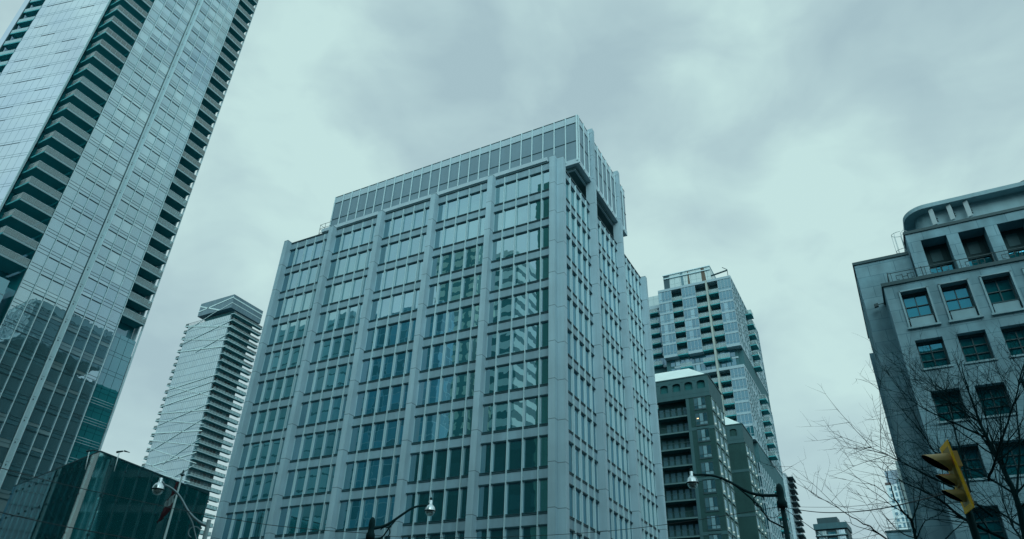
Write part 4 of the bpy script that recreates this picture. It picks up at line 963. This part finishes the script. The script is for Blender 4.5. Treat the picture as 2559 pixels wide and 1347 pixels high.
# ================================================================== STREET LAMPS
LPOLE = solid('lamp_pole_concrete', (.22, .33, .35), .7); LARM = solid('lamp_arm_steel', (.22, .32, .35), .4, metal=.5); LARMD = solid('lamp_arm_dark', (.005, .035, .04), .8, spec=.15)
CHROME = solid('lamp_reflector', (.62, .72, .75), .18, metal=.9, var=.1, streak=0); BOWL = clearglass('lamp_bowl', (.75, .85, .82), .35, .1)
def lamp(label, rng, globe, arm, pole, brace, dark, spire=None, scroll=None):
    pts = [at(u, v, rng) for u, v in arm]
    pb = at(*pole, rng)
    t = thing('street_lamp', label, 'street lamp', (pb.x, pb.y, 0), 'street lamps along the road')
    am = LARMD if dark else LARM; pm = LARMD if dark else LPOLE
    MB().tube([(pb.x, pb.y, 0), (pb.x, pb.y, 1.2), (pb.x, pb.y, pb.z)], [.16, .13, .09], 12).build('pole', pm, t)
    if spire:
        s = at(*spire, rng); h = s.z-pb.z
        MB().lathe((pb.x, pb.y, pb.z-.45), [(.11, 0), (.19, .02), (.20, .2), (.15, .32), (.13, .45), (.145, .45+h*.3), (.13, .45+h*.7), (.08, .45+h*.92), (.02, .45+h)], 12).build('finial', pm, t)
    sm = []
    for i in range(len(pts)-1):
        for q in range(3): sm.append(pts[i].lerp(pts[i+1], q/3))
    sm.append(pts[-1])
    for _ in range(3): sm = [sm[0]]+[(sm[i-1]+sm[i]*2+sm[i+1])/4 for i in range(1, len(sm)-1)]+[sm[-1]]
    MB().tube(sm+[Vector((pb.x, pb.y, sm[-1].z))], [.042+.025*i/len(sm) for i in range(len(sm)+1)], 8).build('arm', am, t)
    bp = [at(u, v, rng) for u, v in brace]
    MB().tube(bp+[Vector((pb.x, pb.y, bp[-1].z-.35))], .035, 6).build('brace', am, t)
    if scroll:
        c = at(*scroll, rng); ax = (pts[-1]-pts[0]); ax.z = 0; ax.normalize()
        MB().tube([c+(ax*math.cos(a)+UP*math.sin(a))*.22 for a in [i*math.pi*1.3/10+.4 for i in range(11)]], .025, 5).build('scroll', am, t)
    g = at(*globe, rng)
    h = MB(); h.lathe(g, [(.05, .42), (.07, .40), (.075, .24), (.10, .20), (.17, .15), (.215, .07), (.235, -.02), (.245, -.05)], 20); ob = h.build('lamp_head', CHROME, t)
    MB().lathe(g, [(.245, -.05), (.26, -.06), (.26, -.09), (.2, -.1)], 20).build('rim', LARMD, ob)
    MB().lathe(g, [(.215, -.09), (.20, -.17), (.15, -.25), (.07, -.29), (.005, -.3)], 20).build('bowl', BOWL, ob)
    MB().lathe(g, [(.06, .41), (.065, .43), (.065, .5), (.03, .53), (.003, .53)], 12).build('photocell', LARMD, ob)
    MB().tube([g+UP*.33, sm[0]], .05, 6).build('neck', am, ob)
lamp('pale steel street lamp with curved arm, in front of the glass pavilion', 33, (396, 1219), [(410.6, 1211), (431.7, 1221), (448, 1237.5), (459, 1257.7), (468, 1276), (485, 1296), (505, 1310), (514, 1313)], (523, 1299), [(468, 1280), (481, 1307), (490, 1346)], False, None, (485, 1330))
lamp('dark street lamp in front of the grey office block, its arm reaching right', 33, (1075, 1273), [(1071, 1262.7), (1047.6, 1264), (1030, 1269), (1012.4, 1281), (991, 1296), (971, 1310), (953.8, 1317), (935, 1320.7)], (928, 1322), [(987, 1302), (971, 1321), (957, 1341)], True, (930, 1292), (962, 1330))
lamp('dark street lamp in front of the brick apartments, its long arm reaching left', 30, (1730, 1203), [(1736.5, 1187), (1758.8, 1185.8), (1782.5, 1188.4), (1804.8, 1195), (1831, 1208), (1857.4, 1224), (1881, 1234.4), (1910, 1239), (1943, 1237.7)], (1951, 1240), [(1835, 1211), (1875, 1244), (1900, 1268), (1922, 1300)], True, (1948, 1208), (1897, 1252))

# ================================================================== OVERHEAD WIRES
WIRE = solid('wire_black', (.012, .03, .036), .6)
WR = [('thin overhead wire running down across the foot of the glass tower and the pavilion', [(-40, 1158, 26), (92, 1194.5, 28), (190, 1218, 30), (320, 1246.5, 31), (430, 1270, 32), (521, 1288, 33)], .014),
      ('lower overhead wire crossing the glass pavilion at the bottom left', [(-40, 1271, 26), (104, 1304, 27), (206, 1324.5, 28), (320, 1344.5, 29), (420, 1362, 30)], .016),
      ('overhead wire between pale lamp and dark lamp, across the left office bays', [(521, 1288, 33), (611, 1302.6, 33), (670, 1312, 33), (775, 1323, 33), (860, 1329, 33), (928, 1333, 33)], .014),
      ('long overhead wire rising from the middle lamp to the right lamp, across the office corner', [(928, 1338, 33), (1050, 1344, 32.5), (1270, 1343.6, 32), (1480, 1331, 31.5), (1572, 1322, 31), (1667, 1311, 31), (1830, 1286.5, 30.5), (1956, 1265, 30)], .012),
      ('thin upper wire from the right lamp to the traffic light, against the sky', [(1956, 1263, 30), (2000, 1267.5, 28), (2102, 1268, 24), (2196, 1260, 21), (2365, 1230, 16.5)], .006),
      ('thick black cable sagging from the right lamp to the traffic light', [(1958, 1267, 30), (2000, 1275, 28), (2057, 1282, 26), (2137, 1280, 23), (2223, 1269, 20), (2362, 1234, 16.5)], .014),
      ('wire dropping from the right lamp down past the dark-topped tower', [(1958, 1270, 30), (2000, 1299, 29), (2064, 1345, 28), (2120, 1385, 27)], .012),
      ('slack cable loop hanging beside the right street lamp pole', [(1890, 1262, 30), (1910, 1286, 30), (1930, 1296, 30), (1946, 1290, 30), (1955, 1276, 30)], .012)]
for lb, pts, r in WR:
    P = [at(*p) for p in pts]; sm = []
    for i in range(len(P)-1):
        for q in range(4): sm.append(P[i].lerp(P[i+1], q/4))
    sm.append(P[-1])
    for _ in range(4): sm = [sm[0]]+[(sm[i-1]+sm[i]*2+sm[i+1])/4 for i in range(1, len(sm)-1)]+[sm[-1]]
    solo('overhead_wire', MB().tube(sm, r, 5), WIRE, lb, 'wire', 'overhead wires', sm[0])

# ================================================================== FLAG
fp = at(455, 1190, 48)
fl = thing('flagpole', 'pale flagpole standing before the glass pavilion, holding a limp flag', 'flagpole', (fp.x, fp.y, 0))
MB().tube([(fp.x, fp.y, 0), (fp.x, fp.y, fp.z)], [.11, .05], 10).build('pole', solid('pole_grey', (.30, .42, .43), .5), fl)
MB().lathe((fp.x, fp.y, fp.z), [(.03, 0), (.13, .05), (.13, .12), (.03, .16), (.06, .2), (.05, .35), (.01, .4)], 10).build('finial', DARKM, fl)
m = MB(); rows = 14; colsn = 9; zt = fp.z-.35; zb = at(403, 1305, 48).z
g0 = m.pts([(fp.x-.1-(.12+.62*(j/(rows-1))**1.2)*(i/(colsn-1))*1.15-.05*math.sin(j*1.1), fp.y-.05+.16*math.sin(i*1.9+j*.3)*(i/colsn)+.04*math.sin(j*1.7), zt-(zt-zb)*j/(rows-1)*(.72+.28*i/(colsn-1))) for j in range(rows) for i in range(colsn)])
m.sm = True
for j in range(rows-1):
    for i in range(colsn-1):
        m.m = 1 if (5 <= j <= 8 and i < 6) or (6 <= j <= 7) else 0
        m.face([g0+j*colsn+i, g0+(j+1)*colsn+i, g0+(j+1)*colsn+i+1, g0+j*colsn+i+1])
fo = solo('flag', m, [solid('flag_red', (.05, .014, .022), .8, var=.1), solid('flag_white', (.20, .30, .32), .8, var=.1)], 'limp red and white flag hanging on the pole before the glass pavilion', 'flag', None, (fp.x, fp.y, zt))
sd = fo.modifiers.new('thick', 'SOLIDIFY'); sd.thickness = .012

# ================================================================== TRAFFIC LIGHT
TLR = 16.0
tb = at(2441, 1347, TLR+.35); tt = at(2367.5, 1106, TLR+.35)
YEL = solid('signal_yellow', (1.0, .56, .012), .45, var=.08, streak=.06); OCH = solid('signal_housing', (.42, .31, .11), .5, var=.1, streak=.08)
BLK = solid('visor_black', (.001, .014, .016), 1.0, spec=0)
tl = thing('traffic_light', 'yellow three-lamp traffic light seen from the side, red lamp lit, before the bare tree', 'traffic light', (tb.x, tb.y, 0))
MB().tube([(tb.x, tb.y, 0), (tb.x, tb.y, tt.z)], [.085, .062], 12).build('pole', solid('signal_pole', (.004, .03, .034), .9, spec=.1), tl)
cen = at(2390, 1191, TLR)                 # centre of the backboard
ang = rad(193)                         # the way the lamps face (plan angle)
n_ = Vector((math.cos(ang), math.sin(ang), 0)); s_ = Vector((-math.sin(ang), math.cos(ang), 0))
lean = Vector((.07, 0, 0)); up = (UP-lean).normalized()
up = (UP+Vector((-.075, 0, 0))).normalized()
HB, WBd = 1.30, .56
def TP(a, b, c): return cen+s_*a+up*b+n_*c
def tbox(mb, a0, a1, b0, b1, c0, c1): return mb.obox(TP(a0, b0, c0), s_*(a1-a0), n_*(c1-c0), up*(b1-b0))
m = MB(); w = .09
tbox(m, -WBd/2, -WBd/2+w, -HB/2, HB/2, -.01, .01); tbox(m, WBd/2-w, WBd/2, -HB/2, HB/2, -.01, .01); tbox(m, -WBd/2+w, WBd/2-w, HB/2-.1, HB/2, -.01, .01); tbox(m, -WBd/2+w, WBd/2-w, -HB/2, -HB/2+.1, -.01, .01)
m.m = 1; tbox(m, -WBd/2+w, WBd/2-w, -HB/2+.1, HB/2-.1, -.009, .006); m.build('backboard', [YEL, OCH], tl)
m = MB(); tbox(m, -.17, .17, .16, .46, -.13, -.012); tbox(m, -.15, .15, -.56, .16, -.075, -.012); tbox(m, -.12, .12, -.2, .2, .006, .05); m.build('housing', OCH, tl)
for i, (b, r) in enumerate(((.29, .17), (-.06, .12), (-.36, .12))):
    v = MB(); k = 18; L0 = .46 if i == 0 else .34; v.sm = True
    for rr, mi in ((r, 0), (r-.012, 1)):
        v.m = mi; st = len(v.v); rows = 8
        for q in range(rows+1):
            tq = q/rows
            for j in range(k+1):
                an = 2*math.pi*j/k; cut = .5-.5*math.cos(an-math.pi/2+math.pi/2+math.pi) if False else .5+.5*math.sin(an)
                ln = L0*(.12+.88*cut**.8)
                v.pts([TP(rr*math.cos(an), b+rr*math.sin(an)-.03*tq*ln, .01+ln*tq)])
        for q in range(rows):
            for j in range(k):
                a = st+q*(k+1)+j; f = [a, a+1, a+k+2, a+k+1]
                v.face(f if mi == 0 else f[::-1])
    ob = v.build('visor', [OCH, BLK], tl)
    mat = emit('red_signal', (1.0, .02, .12), .8) if i == 0 else solid('lens_dark', (.02, .04, .03), .2)
    MB().lathe(TP(0, b, .012), [(r-.014, 0), (r-.05, .035), (.05, .055), (.003, .06)], 18, axis=n_).build('lens', mat, tl)
m = MB()
for b in (.45, -.5): m.bar(TP(0, b, -.15), Vector((tb.x, tb.y, TP(0, b, 0).z)), .06)
m.build('bracket', DARKM, tl)

# ================================================================== BARE TREES
BARK = solid('bark', (.004, .03, .034), .95, spec=.05, var=.3, streak=.2)
rnd = random.Random(21)
def vrand(): return Vector((rnd.gauss(0, 1), rnd.gauss(0, 1), rnd.gauss(0, 1))).normalized()
def grow(mb, p, d, L, r, depth, sides):
    seg = max(3, int(L/.28)); pts = [p]; rs = [r]; q = p.copy(); dd = d.normalized()
    for i in range(seg):
        dd = (dd+vrand()*.13+UP*.035).normalized(); q = q+dd*(L/seg); pts.append(q.copy()); rs.append(r*(1-.72*(i+1)/seg))
    mb.tube(pts, rs, sides, cap=False)
    if depth == 0: return
    n = int(L*(2.6 if depth == 2 else 4.2))
    for i in range(n):
        t = rnd.uniform(.15, 1.0)*seg; k = min(int(t), seg-1); pp = pts[k].lerp(pts[k+1], t-k); ax = (pts[k+1]-pts[k]).normalized()
        nd = (ax*rnd.uniform(.35, .9)+vrand()*.8+UP*.12).normalized()
        if depth == 1: grow(mb, pp, nd, rnd.uniform(.12, .6), max(.0036, r*.4), 0, 3)
        else: grow(mb, pp, nd, L*rnd.uniform(.28, .6), max(.006, rs[k]*.5), depth-1, 3)
def tree(label, base_px, limbs, spread):
    b = at(*base_px)
    t = thing('bare_tree', label, 'tree', (b.x, b.y, 0), 'bare street trees')
    tr = MB(); cr = MB()
    tr.tube([(b.x, b.y, 0), (b.x, b.y, b.z*.5), b], [.16, .1, .07], 10)
    for pts, r0, r1 in limbs:
        P = [at(*p) for p in pts]
        sm = []
        for i in range(len(P)-1):
            for q in range(4): sm.append(P[i].lerp(P[i+1], q/4))
        sm.append(P[-1])
        for _ in range(2): sm = [sm[0]]+[(sm[i-1]+sm[i]*2+sm[i+1])/4+vrand()*.02 for i in range(1, len(sm)-1)]+[sm[-1]]
        r0 *= .62; r1 *= .7
        k = len(sm); rs = [r0+(r1-r0)*i/(k-1) for i in range(k)]
        (tr if r0 > .034 else cr).tube(sm, rs, 7 if r0 > .05 else 5, cap=False)
        Lt = sum((sm[i+1]-sm[i]).length for i in range(k-1))
        for i in range(int(Lt*spread)):
            u = rnd.uniform(.12, 1)*(k-1); j = min(int(u), k-2); pp = sm[j].lerp(sm[j+1], u-j); ax = (sm[j+1]-sm[j]).normalized()
            nd = (ax*rnd.uniform(.5, 1.1)+vrand()*.75+UP*.15).normalized()
            grow(cr, pp, nd, rnd.uniform(.6, 2.3)*(1 if r0 > .018 else .7), max(.008, rs[j]*.4), 2 if rnd.random() < .55 else 1, 4)
    tr.build('trunk', BARK, t); cr.build('crown', BARK, t)
tree('bare winter tree at the right edge, trunk beside the frame, before the stone building', (2566, 1372, 22),
     [([(2566, 1372, 22), (2541, 1239, 22), (2497, 1150, 22.4), (2462, 1092, 22.6), (2445, 1046, 22.8), (2414, 956, 23.4), (2402, 905, 23.6)], .12, .012),
      ([(2566, 1372, 22), (2425, 1311, 21.5), (2345, 1244, 21), (2281, 1216, 20.6), (2243, 1198, 20.4)], .075, .012),
      ([(2480, 1290, 21.8), (2387, 1220, 21.2), (2250.7, 1154, 20.5), (2173, 1117.5, 20.2)], .055, .008),
      ([(2459, 1092, 22.6), (2373, 1051, 22), (2298, 1017, 21.6), (2262, 985, 21.5)], .05, .008),
      ([(2445, 1046, 22.8), (2396, 1006, 23.4), (2357, 970, 24)], .035, .008),
      ([(2442, 1051, 22.8), (2358, 994.5, 23.6), (2276, 959, 24.4)], .042, .007),
      ([(2425, 1230, 21.6), (2343, 1137, 21), (2310, 1091, 20.8), (2254, 1021, 20.6)], .045, .007),
      ([(2424, 1230, 22), (2404, 1150, 22.5), (2387, 1076, 23), (2373, 1009, 23.5), (2362, 975, 23.8)], .05, .008),
      ([(2470, 1200, 22), (2484, 1150, 21.6), (2521, 1058, 21.4), (2548, 950, 21.3), (2568, 870, 21.2)], .06, .012),
      ([(2497, 1150, 22.4), (2505, 1040, 23), (2497, 960, 23.6)], .04, .008),
      ([(2541, 1239, 22), (2552, 1120, 22.6), (2535, 1000, 23.2), (2560, 930, 23.5)], .05, .01),
      ([(2541, 1239, 22), (2450, 1180, 23), (2400, 1165, 24), (2330, 1120, 25)], .045, .008),
      ([(2560, 1320, 22), (2480, 1270, 23.5), (2420, 1255, 24.5), (2350, 1260, 25.5)], .05, .008),
      ([(2566, 1372, 22), (2520, 1300, 24), (2500, 1220, 25.5), (2520, 1120, 26.5)], .05, .008)], 6.0)
tree('bare winter tree left of the traffic light, its twigs spreading over the sky', (2305, 1410, 24),
     [([(2305, 1410, 24), (2290.6, 1347, 24), (2279, 1304, 24), (2261, 1283, 23.8), (2238, 1252, 23.6), (2227, 1216, 23.5), (2212, 1175, 23.4)], .085, .012),
      ([(2212, 1175, 23.4), (2190, 1168, 23.2), (2149, 1152, 23)], .012, .005), ([(2212, 1175, 23.4), (2228, 1157, 23.5), (2242, 1147, 23.6)], .012, .005),
      ([(2279, 1304, 24), (2299, 1248, 24.3), (2300, 1215, 24.6), (2318, 1180, 25)], .04, .008),
      ([(2305, 1410, 24), (2215, 1347, 23), (2173, 1314, 22.6), (2140, 1300, 22.3), (2093, 1268, 22), (2043, 1243, 21.8)], .05, .006),
      ([(2238, 1252, 23.6), (2185, 1213, 23), (2170, 1210, 22.9), (2105, 1196, 22.6)], .022, .005),
      ([(2261, 1283, 23.8), (2220, 1255, 24.4), (2172, 1222, 25), (2140, 1212, 25.2)], .024, .006),
      ([(2290, 1347, 24), (2245, 1330, 24.8), (2210, 1290, 25.4), (2188, 1260, 25.8)], .03, .006),
      ([(2215, 1347, 23), (2180, 1325, 23.6), (2130, 1310, 24), (2110, 1300, 24.2)], .026, .006),
      ([(2290, 1347, 24), (2310, 1300, 23.4), (2345, 1290, 23), (2375, 1250, 22.6)], .03, .006),
      ([(2305, 1410, 24), (2360, 1347, 24.6), (2400, 1310, 25), (2440, 1250, 25.4)], .045, .008)], 1.7)
